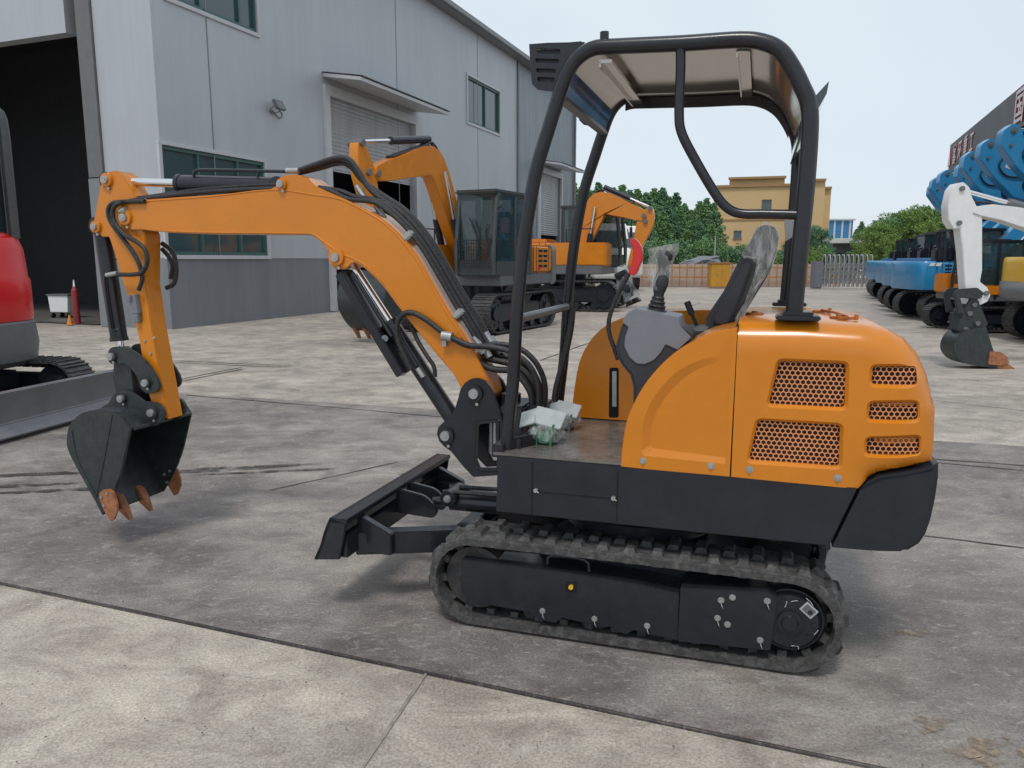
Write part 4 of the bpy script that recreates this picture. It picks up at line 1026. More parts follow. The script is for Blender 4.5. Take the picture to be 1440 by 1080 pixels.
# --- operator station
b = nb()
sb = PP([(992, 459), (1000, 435), (1017, 410), (1036, 372), (1053, 343), (1064, 322), (1076, 316), (1090, 320), (1095, 333), (1091, 358), (1083, 382), (1066, 410), (1048, 440), (1036, 462)], -.19)
prism(b, csmooth(sb, 2), -.19, .17); bmesh.ops.bevel(b, geom=[e for e in b.edges if abs(e.verts[0].co.y - e.verts[1].co.y) < 1e-4 and e.calc_face_angle(0) > 1], offset=.03, segments=4, affect='EDGES', clamp_overlap=True)
ST = empty('seat'); ST.parent = EX
link('seat_back', b, M['vinyl'], ST)
b = nb(); bl = PP([(1003, 452), (1010, 430), (1030, 398), (1045, 372), (1056, 368), (1053, 385), (1040, 420), (1024, 455)], -.20); prism(b, csmooth(bl, 2), -.215, -.17, bev=.006); link('bolster', b, M['con_dark'], ST)
b = nb()
wr = PP([(1040, 462), (1052, 430), (1068, 400), (1084, 380), (1094, 350), (1098, 330), (1092, 317), (1078, 313), (1064, 318), (1052, 342), (1042, 362), (1062, 366), (1060, 388), (1046, 424), (1030, 462)], -.21)
prism(b, csmooth(wr, 2), -.222, .18, bev=.01)
for v in b.verts: v.co += Vector((random.uniform(-.003, .003), random.uniform(-.004, .004), random.uniform(-.003, .003)))
link('seat_cover', b, M['wrap'], ST)
b = nb(); box(b, (.18, -.01, 1.17), (.42, .42, .10), rotm(ry=R(-3)), bev=.03); link('seat_cushion', b, M['vinyl'], ST)
b = nb(); box(b, (.18, 0, .93), (.36, .40, .36), bev=.01); link('seat_base', b, M['con_dark'], ST)
CO = empty('control_console'); CO.parent = EX
b = nb()
cs = PP([(876, 452), (870, 470), (865, 488), (868, 502), (874, 514), (886, 528), (890, 545), (890, 575), (905, 560), (930, 520), (960, 492), (976, 476), (972, 470), (955, 458), (948, 446), (895, 440)], -.41)
prism(b, cs, -.41, -.22, bev=.012, segs=3); link('console_shell', b, M['con_dark'], CO)
b = nb()
cf = PP([(894, 434), (882, 440), (875, 453), (884, 460), (879, 474), (878, 487), (885, 502), (895, 511), (907, 512), (920, 506), (929, 496), (936, 484), (953, 492), (972, 475), (957, 460), (954, 446)], -.415)
prism(b, rounded(cf, .006, 3), -.417, -.225, bev=.008, segs=3); link('console_cover', b, M['con_grey'], CO)
def stick(bx, by, tx, ty, y, wrap=True, nm=4):
    a = P3(bx, by, y); t = P3(tx, ty, y); d = t - a
    J = empty('joystick'); J.parent = EX
    b = nb()
    for i in range(nm):
        p = a + d * (.05 + .065 * i); r = .040 - .005 * i
        cyl(b, p, p + d.normalized() * .006, r * .9, r, n=24); cyl(b, p + d.normalized() * .006, p + d.normalized() * .012, r, r * .82, n=24); cyl(b, p + d.normalized() * .010, p + d * .075, r * .78, n=20)
    link('bellows', b, M['hose'], J)
    b = nb(); q = a + d * .26
    tube(b, [q, q + d * .2, q + d * .42 + Vector((.004, 0, 0)), q + d * .6, t], lambda u: .017 + .010 * math.sin(u * 5.5) ** 2 + .006 * u, n=14); link('grip', b, M['con_dark'], J)
    return J, a, t, d
J, a_, t_, d_ = stick(922, 443, 936, 352, -.31)
def bag(a, t, w0, w1, parent, lean=0):
    b = nb(); n = 18; m = 12; rings = []
    for i in range(n):
        u = i / (n - 1); c = a.lerp(t, u); w_ = (w0 * (1 - u) + w1 * u)
        ring = []
        for j in range(m):
            an = 2 * math.pi * j / m; k = w_ * (1 + .16 * math.sin(3 * an + u * 9) + .07 * math.sin(7 * an - u * 15))
            ring.append(b.verts.new(c + Vector((k * math.cos(an), k * .7 * math.sin(an), 0)) + Vector((0, 0, .012 * math.cos(an) * u * (1 + lean)))))
        rings.append(ring)
    for A, B_ in zip(rings, rings[1:]):
        for j in range(m): b.faces.new((A[j], A[(j + 1) % m], B_[(j + 1) % m], B_[j]))
    b.faces.new(rings[-1])
    link('plastic_bag', b, M['wrap'], parent)
bag(P3(924, 408, -.31), P3(932, 346, -.31), .030, .058, J)
J, a_, t_, d_ = stick(892, 430, 872, 382, .30, nm=2)
bag(P3(890, 425, .30), P3(871, 374, .30), .042, .028, J)
b = nb(); tube(b, [P3(a, c, -.37) for a, c in ((869, 506), (864, 490), (857, 470), (856, 453), (862, 430), (874, 404), (885, 384))], .0085, n=10, k=6); LV = link('safety_lever', b, M['hose'], EX)
b = nb(); g = PP([(884, 384), (889, 368), (891, 352), (887, 341), (889, 334), (896, 338), (903, 348), (904, 364), (900, 374), (894, 387)], -.37); prism(b, csmooth(g, 2), -.385, -.35, bev=.006, segs=3); link('lever_grip', b, M['red'], LV)
b = nb(); tube(b, [P3(806, 425, .36), P3(802, 465, .34), P3(792, 510, .30), P3(782, 548, .25), P3(777, 592, .20)], .016, n=12, k=6); link('travel_lever', b, M['hose'], EX)
b = nb(); tube(b, [P3(980, 458, .10), P3(972, 440, .10)], .008); tube(b, [P3(973, 442, .10), P3(966, 424, .10)], .014, n=12); link('throttle_lever', b, M['con_dark'], EX)
# wrapped pedals
for i, (px, py, y, s_) in enumerate(((768, 628, -.28, 1.0), (795, 596, .0, .85))):
    PD = empty('pedal'); PD.parent = EX; c = P3(px, py, y); c.z = .748
    b = nb()
    for dx in (-.035, .035):
        for dy in (-.04, .04): box(b, c + Vector((dx, dy, .045)) * s_, (.008, .012, .09 * s_), rotm(ry=R(8 if dx > 0 else -8)))
    box(b, c + Vector((0, 0, .03)) * s_, (.075 * s_, .07 * s_, .05 * s_), bev=.006)
    link('pedal_bracket', b, M['grey'] if i else M['green'], PD)
    b = nb(); box(b, c + Vector((.01, 0, .108)) * s_, (.13 * s_, .10 * s_, .010), rotm(ry=R(10), rx=R(32)), bev=.002)
    box(b, c + Vector((-.075, -.01, .105)) * s_, (.07 * s_, .10 * s_, .006), rotm(ry=R(-20), rx=R(28)), bev=.002)
    link('pedal_pad', b, M['card'], PD)
    b = nb(); bmesh.ops.create_icosphere(b, subdivisions=3, radius=1)
    for v in b.verts:
        n3 = 1 + .16 * math.sin(v.co.x * 7 + i) * math.cos(v.co.y * 9) ; v.co = c + Vector((v.co.x * .075 * s_ * n3, v.co.y * .07 * s_ * n3, .05 + v.co.z * .048 * s_ * n3))
    link('plastic_wrap', b, M['wrap'], PD)
# ------------------------------------------------------------------ other machines in the yard
def steel_track(L_, H_, w_, parent, y, mat='steeltrack', rubber=False, pitch=.17, bolts=True):
    r = H_ / 2; tx = L_ / 2 - r; A = math.pi * r; T = 2 * (2 * tx + A)
    def tp(s):
        s %= T
        if s < 2 * tx: return (-tx + s, 2 * r, 0, 1)
        s -= 2 * tx
        if s < A: a = s / r; return (tx + r * math.sin(a), r + r * math.cos(a), math.sin(a), math.cos(a))
        s -= A
        if s < 2 * tx: return (tx - s, 0, 0, -1)
        s -= 2 * tx; a = s / r; return (-tx - r * math.sin(a), r - r * math.cos(a), -math.sin(a), -math.cos(a))
    b = nb(); k = int(T / pitch)
    for i in range(k):
        x, z, nx, nz = tp(T * i / k); Mx = Matrix(((nz, 0, nx, x - nx * .03), (0, 1, 0, y), (-nx, 0, nz, z - nz * .03), (0, 0, 0, 1)))
        t = nb(); pl_ = T / k * .97; box(t, (0, 0, 0), (pl_, w_, .022)); box(t, (pl_ * .30, 0, .018), (pl_ * .16, w_, .022)); box(t, (-pl_ * .15, 0, .016), (pl_ * .12, w_, .018)); box(t, (0, 0, -.04), (pl_ * .7, w_ * .3, .05))
        merge(b, t, Mx)
    tr = link('track', b, M[mat], parent, sm=False)
    b = nb(); box(b, (0, y, r * .98), (2 * tx + r * .5, w_ * .55, r * .9), bev=.03)
    link('track_frame', b, M['black'], tr)
    for x in (-tx, tx):
        b = nb(); cyl(b, (x, y - w_ * .30, r), (x, y + w_ * .30, r), r * .78, n=28); cyl(b, (x, y - w_ * .40, r), (x, y + w_ * .40, r), r * .40, r * .34, n=20)
        for j in range(8): a = j * math.pi / 4; cyl(b, (x + r * .56 * math.cos(a), y - w_ * .33, r + r * .56 * math.sin(a)), (x + r * .56 * math.cos(a), y + w_ * .33, r + r * .56 * math.sin(a)), r * .07, n=6)
        link('track_wheel', b, M['black'], tr)
    for i in range(5):
        b = nb(); x = -tx + 2 * tx * (i + .5) / 5; cyl(b, (x, y - w_ * .32, r * .34), (x, y + w_ * .32, r * .34), r * .24, n=16); link('track_roller', b, M['black'], tr)
    return tr
def thick(path, ws):
    pts = [Vector(p) for p in path]; up = []; dn = []
    for i, p in enumerate(pts):
        a = pts[max(i - 1, 0)]; c = pts[min(i + 1, len(pts) - 1)]; d = (c - a).normalized(); n_ = Vector((-d.y, d.x)); up.append(p + n_ * ws[i] / 2); dn.append(p - n_ * ws[i] / 2)
    return [(v.x, v.y) for v in up + dn[::-1]]
def machine(name, loc, yaw, k=1.0, paintm='orange', boomm=None, cwm='grey', pose=None, slew=0.0, cab=True, rubber=False, blade=False, grille_rows=4, bucket=True, cabm='cabgrey', cwshape='flat', guard=False, yb=.0, beltm='steeltrack', skirt=None, upper=True):
    """track-laying excavator; local x points the way the boom points, z up; k scales a thirteen-tonne machine"""
    boomm = boomm or paintm
    T = empty(name, loc, yaw)
    W_ = 2.3 * k; H_ = .82 * k; L_ = 3.3 * k; sw = .48 * k
    U = T
    def rt(o): o.rotation_euler[2] = -slew; return o
    for s in (-1, 1): 
        t = steel_track(L_, H_, sw, T, s * (W_ - sw) / 2, beltm, pitch=.16 * k)
        rt(t)
    b = nb(); box(b, (0, 0, H_ * .62), (1.3 * k, W_ - sw * 1.5, .28 * k), bev=.03); cyl(b, (0, 0, H_ * .6), (0, 0, 1.02 * k), .52 * k, n=32); rt(link('centre_frame', b, M['black'], T))
    if blade:
        b = nb(); x = L_ / 2 + .28 * k; pf = [(x - .05, .06), (x + .02, .02), (x + .10, .04), (x + .02, .22 * k), (x + .01, .40 * k), (x + .08, .62 * k), (x + .0, .64 * k), (x - .06, .45 * k), (x - .06, .2 * k)]
        prism(b, pf, -W_ / 2, W_ / 2, bev=.01); 
        for s in (-1, 1): box(b, (x - .5 * k, s * W_ * .25, .28 * k), (1.0 * k, .12, .14))
        rt(link('dozer_blade', b, M[blade], T))
    if not upper: return T
    z0 = 1.0 * k; zt = 1.82 * k; hw = 1.15 * k
    b = nb(); box(b, (-.1 * k, 0, z0 + .09 * k), (2.6 * k, 2 * hw - .02, .24 * k), bev=.02 * k); link('platform', b, M[cwm], T)
    # engine house
    b = nb()
    pf = rounded([(-1.35 * k, z0 + .2 * k), (-1.35 * k, zt - .02), (-.3 * k, zt), (-.3 * k, z0 + .2 * k)], .10 * k)
    prism(b, pf, -hw, hw); bmesh.ops.bevel(b, geom=[e for e in b.edges if abs(abs(e.verts[0].co.y) - hw) < 1e-3 and abs(e.verts[0].co.y - e.verts[1].co.y) < 1e-3 and e.calc_face_angle(0) > .2], offset=.05 * k, segments=3, affect='EDGES', clamp_overlap=True)
    EH = link('engine_house', b, M[paintm], T)
    b = nb(); box(b, (.50 * k, -hw * .62, z0 + .50 * k), (1.60 * k, hw * .72, .62 * k), bev=.04 * k); link('side_box', b, M[paintm], T)
    for s in (-1, 1):
        b = nb()
        for i in range(grille_rows * 2):
            box(b, (-.72 * k - (i % 2) * .26 * k, s * (hw + .002), z0 + (.36 + .11 * (i // 2)) * k), (.20 * k, .012, .055 * k), bev=.004)
        link('vent', b, M['dark'], EH)
        b = nb()
        for x in (-.36, -.52 - .0, -1.16): box(b, (x * k, s * (hw + .001), z0 + .5 * k), (.012 * k, .008, .62 * k))
        link('panel_seam', b, M['dark'], EH)
        b = nb(); box(b, (-.66 * k, s * (hw + .004), z0 + .32 * k), (.12 * k, .014, .07 * k), bev=.003); link('latch', b, M['redp'] if paintm == 'orange' else M['dark'], EH)
    # counterweight: rounded plan
    b = nb(); n = 14; pts = []
    for i in range(n + 1):
        a = -math.pi / 2 + math.pi * i / n
        ca = abs(math.cos(a)) ** .5; sa = math.copysign(abs(math.sin(a)) ** .42, math.sin(a))
        pts.append((-1.36 * k - .52 * k * ca, hw * sa))
    zz = [z0 - .06 * k, z0 + .02 * k, zt - .14 * k, zt - .04 * k, zt]; ins = [.10, .0, .0, .03, .10]
    rings = []
    for z, q in zip(zz, ins): rings.append([b.verts.new((x * (1 - q * .18) if x < -1.4 * k else x, y * (1 - q * .35), z)) for x, y in pts])
    for r0, r1 in zip(rings, rings[1:]):
        for j in range(n): b.faces.new((r0[j], r0[j + 1], r1[j + 1], r1[j]))
        b.faces.new((r0[n], r0[0], r1[0], r1[n]))
    b.faces.new(rings[0][::-1]); b.faces.new(rings[-1]); bmesh.ops.recalc_face_normals(b, faces=b.faces)
    CWo = link('counterweight', b, M[paintm if cwshape == 'same' else cwm], T, ang=40)
    b = nb(); box(b, (-.85 * k, .05, zt + .05 * k), (.7 * k, 1.1 * k, .12 * k), bev=.03 * k); link('engine_cover', b, M[paintm], T)
    b = nb(); tube(b, [(-1.0 * k, -.35 * k, zt), (-1.0 * k, -.35 * k, zt + .35 * k), (-1.08 * k, -.35 * k, zt + .48 * k)], .045 * k); link('exhaust_pipe', b, M['black'], T)
    b = nb()
    for s in (-1,): tube(b, [(.9 * k, s * hw * .9, z0 + .8 * k), (.9 * k, s * hw * .9, zt + .35 * k), (.2 * k, s * hw * .9, zt + .35 * k), (.2 * k, s * hw * .9, zt)], .018 * k, k=1)
    link('handrail', b, M['black'], T)
    if cab:
        CB = empty('cab'); CB.parent = T
        x0, x1, y0, y1, zc = -.28 * k, 1.42 * k, .22 * k, hw + .02, 2.82 * k
        b = nb(); pr_ = .05 * k
        fx = lambda z: x1 - .10 * k * max(0, (z - 1.6 * k) / k)
        for y in (y0 + pr_, y1 - pr_):
            tube(b, [(x1 - .02, y, z0 + .2 * k), (x1, y, 1.7 * k), (fx(zc) - .02, y, zc - .10 * k), (fx(zc) - .12 * k, y, zc - .03)], pr_, n=8, k=3)
            tube(b, [(x0 + pr_, y, z0 + .2 * k), (x0 + pr_, y, zc - .1 * k), (x0 + pr_ * 2.5, y, zc - .03)], pr_, n=8, k=3)
            box(b, (.52 * k, y, 1.92 * k), (.09 * k, pr_ * 1.6, 1.7 * k))
        bs = nb(); box(bs, ((x0 + x1) / 2, (y0 + y1) / 2, z0 + .33 * k), (x1 - x0 - .04, y1 - y0 - .01, .34 * k), bev=.03 * k); link('cab_base', bs, M[skirt or cabm], CB)
        box(b, (fx(zc) - .06 * k, (y0 + y1) / 2, zc - .10 * k), (pr_ * 1.6, y1 - y0 - pr_, .10 * k))
        link('cab_frame', b, M[cabm], CB, bev=.0)
        b = nb(); box(b, ((x0 + x1) / 2 - .04 * k, (y0 + y1) / 2, zc + .01 * k), (x1 - x0 + .02, y1 - y0 + .02, .09 * k), bev=.035 * k); box(b, ((x0 + x1) / 2 - .1, (y0 + y1) / 2, zc + .06 * k), (.7 * k, .6 * k, .04 * k), bev=.015); link('cab_roof', b, M[cabm], CB)
        b = nb(); box(b, ((x0 + x1) / 2 - .03, (y0 + y1) / 2, (z0 + .45 * k + zc) / 2), (x1 - x0 - .14 * k, y1 - y0 - .05 * k, zc - z0 - .5 * k))
        link('cab_glass', b, M['cabglass'], CB, sm=False)
        b = nb(); box(b, (.35 * k, (y0 + y1) / 2, z0 + .75 * k), (.45 * k, .45 * k, .55 * k), bev=.08 * k); box(b, (.15 * k, (y0 + y1) / 2, z0 + 1.2 * k), (.14 * k, .42 * k, .6 * k), bev=.06 * k); link('cab_seat', b, M['vinyl'], CB)
        b = nb()
        if guard:
            for i in range(15): box(b, (x1 + .03 * k, y0 + .08 * k + (y1 - y0 - .16 * k) * i / 14, 1.62 * k), (.008, .007 * k, .58 * k))
            for i in range(9): box(b, (x1 + .035 * k, (y0 + y1) / 2, (1.36 + .065 * i) * k), (.008, y1 - y0 - .15 * k, .007 * k))
            link('window_guard', b, M['black'], CB, sm=False); b = nb()
        tube(b, [(x1 - .1 * k, y1, 2.5 * k), (x1 + .10 * k, y1 + .22 * k, 2.5 * k), (x1 + .10 * k, y1 + .24 * k, 2.2 * k)], .012 * k, n=6); link('mirror_arm', b, M['black'], CB)
        b = nb(); box(b, (x1 + .10 * k, y1 + .26 * k, 2.15 * k), (.05 * k, .18 * k, .32 * k), rotm(rz=.4), bev=.02 * k); link('mirror', b, M['black'], CB)
        b = nb(); tube(b, [(x1 + .02, y1 - .3 * k, 1.7 * k), (x1 - .03, y1 - .55 * k, 2.3 * k)], .012 * k, n=6); box(b, (x1 - .02, y1 - .5 * k, 2.1 * k), (.015, .02, .5 * k), rotm(rx=R(25))); link('wiper', b, M['black'], CB)
    if pose:
        foot, knee, tip, a_top, a_end, bang = pose
        w2 = .13 * k
        S = lambda p: (p[0] * k, p[1] * k)
        ft, kn, tp_, at, ae = map(S, (foot, knee, tip, a_top, a_end))
        kn_v = Vector(kn); pA = kn_v.lerp(Vector(ft), .18); pB = kn_v.lerp(Vector(tp_), .18)
        path = [ft, tuple(Vector(ft).lerp(kn_v, .4)), tuple(pA), tuple(kn_v * .55 + (pA + pB) / 2 * .45), tuple(pB), tuple(kn_v.lerp(Vector(tp_), .6)), tp_]
        b = nb(); prism(b, csmooth(thick(path, [v * k for v in (.28, .50, .60, .62, .56, .42, .26)]), 2), yb - w2, yb + w2, bev=.012 * k); BO = link('boom', b, M[boomm], T)
        ad = (Vector(at) - Vector(ae)).normalized(); piv = Vector(at).lerp(Vector(ae), .22)
        b = nb(); prism(b, csmooth(thick([at, tuple(piv), tuple(Vector(at).lerp(Vector(ae), .5)), ae], [v * k for v in (.16, .46, .32, .17)]), 2), yb - w2 * .8, yb + w2 * .8, bev=.01 * k); A_ = link('arm', b, M[boomm], T)
        def cy(p, q, r, nm, y=yb):
            p = Vector((p[0], y, p[1])); q = Vector((q[0], y, q[1])); m_ = p.lerp(q, .56); b = nb(); cyl(b, p, m_, r, n=16); o = link(nm, b, M['black'], T); b = nb(); cyl(b, m_, q, r * .5, n=14); link('rod', b, M['chrome'], o)
        nrm = Vector((-(Vector(tp_) - kn_v).y, (Vector(tp_) - kn_v).x)).normalized()
        if nrm.y < 0: nrm = -nrm
        cy(kn_v + nrm * .38 * k, Vector(at) + nrm * .02, .075 * k, 'arm_cylinder')
        for s in (-1, 1): cy(Vector(ft) + Vector((.28 * k, -.28 * k)), kn_v.lerp(Vector(ft), .12), .075 * k, 'boom_cylinder', yb + s * .22 * k)
        b = nb()
        for j, (o_, yy) in enumerate(((.28, -.07), (.29, 0), (.28, .07))):
            tube(b, [(p.x, yb + yy * k, p.y) for p in [Vector(ft) + Vector((-.1 * k, .3 * k)), pA + Vector((-.22 * k, .12 * k)), kn_v + Vector((0, o_ * k)), pB + nrm * .28 * k, kn_v.lerp(Vector(tp_), .7) + nrm * .22 * k]], .022 * k, n=6)
        link('boom_hose', b, M['hose'], BO)
        b = nb()
        for p in (at, tuple(piv), ae, tp_): cyl(b, (p[0], yb - w2 * 1.25, p[1]), (p[0], yb + w2 * 1.25, p[1]), .06 * k, n=14)
        link('pin', b, M['grey'], BO)
        if bucket:
            mkbucket(T, ae, bang, k, yb); 
            e = Vector(ae); cy(Vector(at) + (-ad.orthogonal() * .16 * k if False else Vector((0, 0))), e + Vector((math.cos(bang) * .25, math.sin(bang) * .25 + .1)) * k, .055 * k, 'bucket_cylinder')
    return T
def mkbucket(T, ae, bang, k, yb, mat='bucket', hw=.52):
    B_ = empty('bucket'); B_.parent = T
    c, s = math.cos(bang), math.sin(bang)
    def tr(u, v): return (ae[0] + (u * c - v * s) * k, ae[1] + (u * s + v * c) * k)
    pr_ = [tr(u, v) for u, v in ((-.05, -.02), (.10, .02), (.42, .02), (.66, -.10), (.80, -.34), (.80, -.60), (.66, -.86), (.46, -1.06))]
    sm_ = osmooth(pr_, 3); cx_ = sum(p[0] for p in sm_) / len(sm_); cz_ = sum(p[1] for p in sm_) / len(sm_)
    inn = [(x + (cx_ - x) * .06, z + (cz_ - z) * .06) for x, z in sm_]
    b = nb(); prism(b, sm_ + inn[::-1], yb - hw * k, yb + hw * k); link('bucket_shell', b, M[mat], B_)
    for q in (-1, 1):
        b = nb(); prism(b, sm_ + [tr(.28, -.62), tr(.06, -.25)], yb + q * (hw + .02) * k, yb + q * hw * k, bev=.004); link('side_plate', b, M[mat], B_)
    for i in range(5):
        y = yb + (-hw + .04 + (2 * hw - .08) * i / 4) * k; b = nb(); a = tr(.52, -1.00); e = tr(.38, -1.22); a2 = tr(.46, -1.05)
        t = nb(); prism(t, [tr(.55, -.96), tr(.38, -1.24), tr(.43, -1.00), tr(.50, -.90)], y - .045 * k, y + .045 * k, bev=.006); merge(b, t); link('tooth', b, M['rust'], B_)
M['cabglass'] = None
m, n, b_ = _mat('cab_glass'); b_.inputs['Base Color'].default_value = (.03, .06, .065, 1); b_.inputs['Roughness'].default_value = .03; b_.inputs['Alpha'].default_value = .66; b_.inputs['Specular IOR Level'].default_value = .8; M['cabglass'] = m

# grey-cabbed orange machine with its arm reaching over the yard
c = G(628, 468)
mA = machine('crawler_excavator', (-.72, 17.2, 0), R(-90 - 27), 1.0, 'orange', pose=((.30, 1.45), (1.50, 3.50), (3.45, 3.02), (3.88, 3.50), (3.15, 1.30), R(-8)), guard=True, yb=-.25)
tag(mA, 'orange crawler excavator with grey cab facing us, its bucket resting beside the workshop shutter', 'excavator')
mB = machine('crawler_excavator', (1.75, 24.2, 0), R(-18), 1.10, 'orange', pose=((.30, 1.45), (.90, 2.95), (2.15, 2.52), (2.30, 2.72), (1.80, 1.15), R(200)), bucket=False, yb=-.2)
tag(mB, 'orange crawler excavator with folded boom parked further back by the white vans', 'excavator')
# red machine cut by the left edge
mR = machine('compact_excavator', (-5.38, 7.10, 0), R(-11), .66, 'redp', blade='silver', upper=False)
def plan_body(rows, nm, mat, parent, hw_=.76, x0=-2.1, x1=.66, pw=.36):
    # rows: (z, shrink); rounded at the +x end
    b = nb(); n = 20; rings = []
    for z, q in rows:
        ring = [b.verts.new((x0, -hw_ + q, z))]
        for i in range(n + 1):
            a = -math.pi / 2 + math.pi * i / n; ca = abs(math.cos(a)) ** pw; sa = math.copysign(abs(math.sin(a)) ** .55, math.sin(a))
            ring.append(b.verts.new((x1 - .75 + (.75 - q) * ca, (hw_ - q) * sa, z)))
        ring.append(b.verts.new((x0, hw_ - q, z))); rings.append(ring)
    m_ = len(rings[0])
    for r0, r1 in zip(rings, rings[1:]):
        for j in range(m_): b.faces.new((r0[j], r0[(j + 1) % m_], r1[(j + 1) % m_], r1[j]))
    b.faces.new(rings[0][::-1]); b.faces.new(rings[-1]); bmesh.ops.recalc_face_normals(b, faces=b.faces)
    return link(nm, b, mat, parent, ang=35)
_r = R(0)
CWR = plan_body([(.48, .10), (.54, .02), (.70, 0), (.90, .015), (.915, .03)], 'counterweight', M['grey'], mR)
HDR = plan_body([(.92, .03), (.95, .02), (1.30, .02), (1.34, .035), (1.60, .05), (1.70, .08), (1.755, .16), (1.77, .30)], 'engine_hood', M['redp'], mR)
b = nb(); box(b, (.24, -.705, 1.22), (.16, .10, .22), rotm(rz=R(22)), bev=.02); link('hood_vent', b, M['dark'], HDR)
b = nb(); box(b, (-.1, -.755, 1.05), (.5, .02, .02)); link('hood_crease', b, M['redp'], HDR)
b = nb(); box(b, (.32, -.70, .68), (.20, .10, .16), rotm(rz=R(24)), bev=.02); link('tow_recess', b, M['dark'], CWR)
CBR = empty('cab'); CBR.parent = mR; CBR.location = (-.25, 0, 0); CBR.scale = (1, .86, 1)
b = nb()
for x in (-1.0, .74):
    for y in (-.62, .62): tube(b, [(x, y, 1.7), (x, y, 2.3), (x - .01, y, 2.80), (x - .12, y, 2.90)], .055, n=10, k=4)
for y in (-.62, .62): box(b, (-.2, y, 2.88), (1.7, .07, .09), bev=.02); box(b, (.0, y, 2.3), (.06, .05, 1.15))
link('cab_frame', b, M['cabgrey'], CBR)
b = nb(); box(b, (-.16, 0, 2.93), (1.75, 1.32, .10), bev=.04); link('cab_roof', b, M['cabgrey'], CBR)
b = nb(); box(b, (-.15, 0, 2.28), (1.62, 1.20, 1.12)); link('cab_glass', b, M['cabglass'], CBR, sm=False)
b = nb(); box(b, (.1, 0, 1.98), (.16, .5, .7), bev=.06); link('cab_seat', b, M['vinyl'], CBR)
b = nb(); tube(b, [(.80, -.64, 2.30), (.81, -.66, 1.78)], .012, n=6, k=1); cyl(b, (.80, -.66, 1.74), (.80, -.66, 1.84), .03, n=8); tube(b, [(.78, -.62, 2.86), (.86, -.66, 2.84), (.84, -.66, 2.72), (.79, -.64, 2.55)], .012, n=6); link('gas_strut', b, M['con_grey'], CBR)
tag(mR, 'red compact excavator with silver dozer blade cut off by the left edge', 'excavator')
# row of blue machines
proto = None
rnd_b = random.Random(4)
bl = ['nearest the white arm', 'second nearest in the blue row', 'third in the blue row', 'fourth in the blue row', 'fifth in the blue row', 'sixth in the blue row, one before last', 'last of the blue row by the folding gate']
bp0 = Vector((11.6, 20.0, 0)); bp1 = Vector((17.6, 34.8, 0))
for i in range(7):
    p = bp0.lerp(bp1, i / 6)
    if proto is None:
        proto = machine('blue_excavator', p, R(-4), .80, 'blue', pose=((.45, 1.6), (2.3, 3.3), (4.6, 3.6), (4.5, 3.9), (4.9, 3.3), R(100)), cwshape='same', bucket=False, cwm='blue', cabm='black')
        q = proto
        # the raised elbow at the boom's end
        b = nb(); prism(b, rounded([(.58, 4.30), (.60, 4.66), (.84, 4.84), (1.02, 4.72), (1.14, 4.40), (2.4, 3.88), (4.0, 3.45), (4.0, 3.05), (2.7, 3.15), (2.1, 3.10), (1.60, 3.22), (.98, 3.80)], .07, 3), -.16, .16, bev=.012); 
        link('folded_arm', b, M['blue'], q)
        for px_, pz_, pr__ in ((.84, 4.66, .075), (1.95, 3.55, .17), (.80, 4.30, .045)):
            b = nb(); cyl(b, (px_, -.19, pz_), (px_, .19, pz_), pr__, n=20); cyl(b, (px_, -.21, pz_), (px_, .21, pz_), pr__ * .5, n=14); link('arm_pin', b, M['black'] if pr__ > .1 else M['grey'], q)
        b = nb(); tube(b, [(1.3, -.17, 4.45), (1.1, -.20, 4.1), (1.35, -.19, 3.8), (1.9, -.20, 3.75), (2.6, -.19, 3.6)], .022, n=6); tube(b, [(1.0, -.10, 4.74), (1.5, -.12, 4.95), (2.2, -.1, 4.5), (2.9, -.1, 4.1)], .02, n=6); link('arm_hose', b, M['hose'], q)
        b = nb(); cyl(b, (.9, 0, 4.70), (1.9, 0, 4.66), .04, n=12); cyl(b, (1.75, 0, 4.67), (2.9, 0, 4.6), .075, n=12); link('arm_rod', b, M['chrome'], q)
        b = nb(); prism(b, [(1.35, 4.22), (1.58, 4.15), (1.52, 3.95), (1.28, 4.04)], -.166, -.16); link('arm_decal', b, M['letterface'], q)
        b = nb()
        for s in (-1,):
            for j, (a, e) in enumerate(((-1.25, -1.14), (-1.10, -.98))): prism(b, [(a, 1.34), (e, 1.34), (e + .04, 1.42), (a + .04, 1.42)], s * .926, s * .922)
        link('body_decal', b, M['white'], q)
        b = nb()
        for j in range(3): box(b, (-.9 + j * .35, -.55 + j * .2, 1.62), (.22, .3, .34), bev=.05); cyl(b, (-.75 + j * .3, -.6, 1.45), (-.75 + j * .3, -.6, 1.95), .07, n=12)
        link('engine_parts', b, M['black'], q)
    else:
        q = copy_tree(proto); q.location = p + Vector((rnd_b.uniform(-.22, .22), rnd_b.uniform(-.12, .12), 0)); q.rotation_euler[2] += R(rnd_b.uniform(-2.5, 2.5))
    q['label'] = 'blue crawler excavator with raised boom, ' + bl[i]; q['category'] = 'excavator'; q['group'] = 'blue excavators parked in a row'
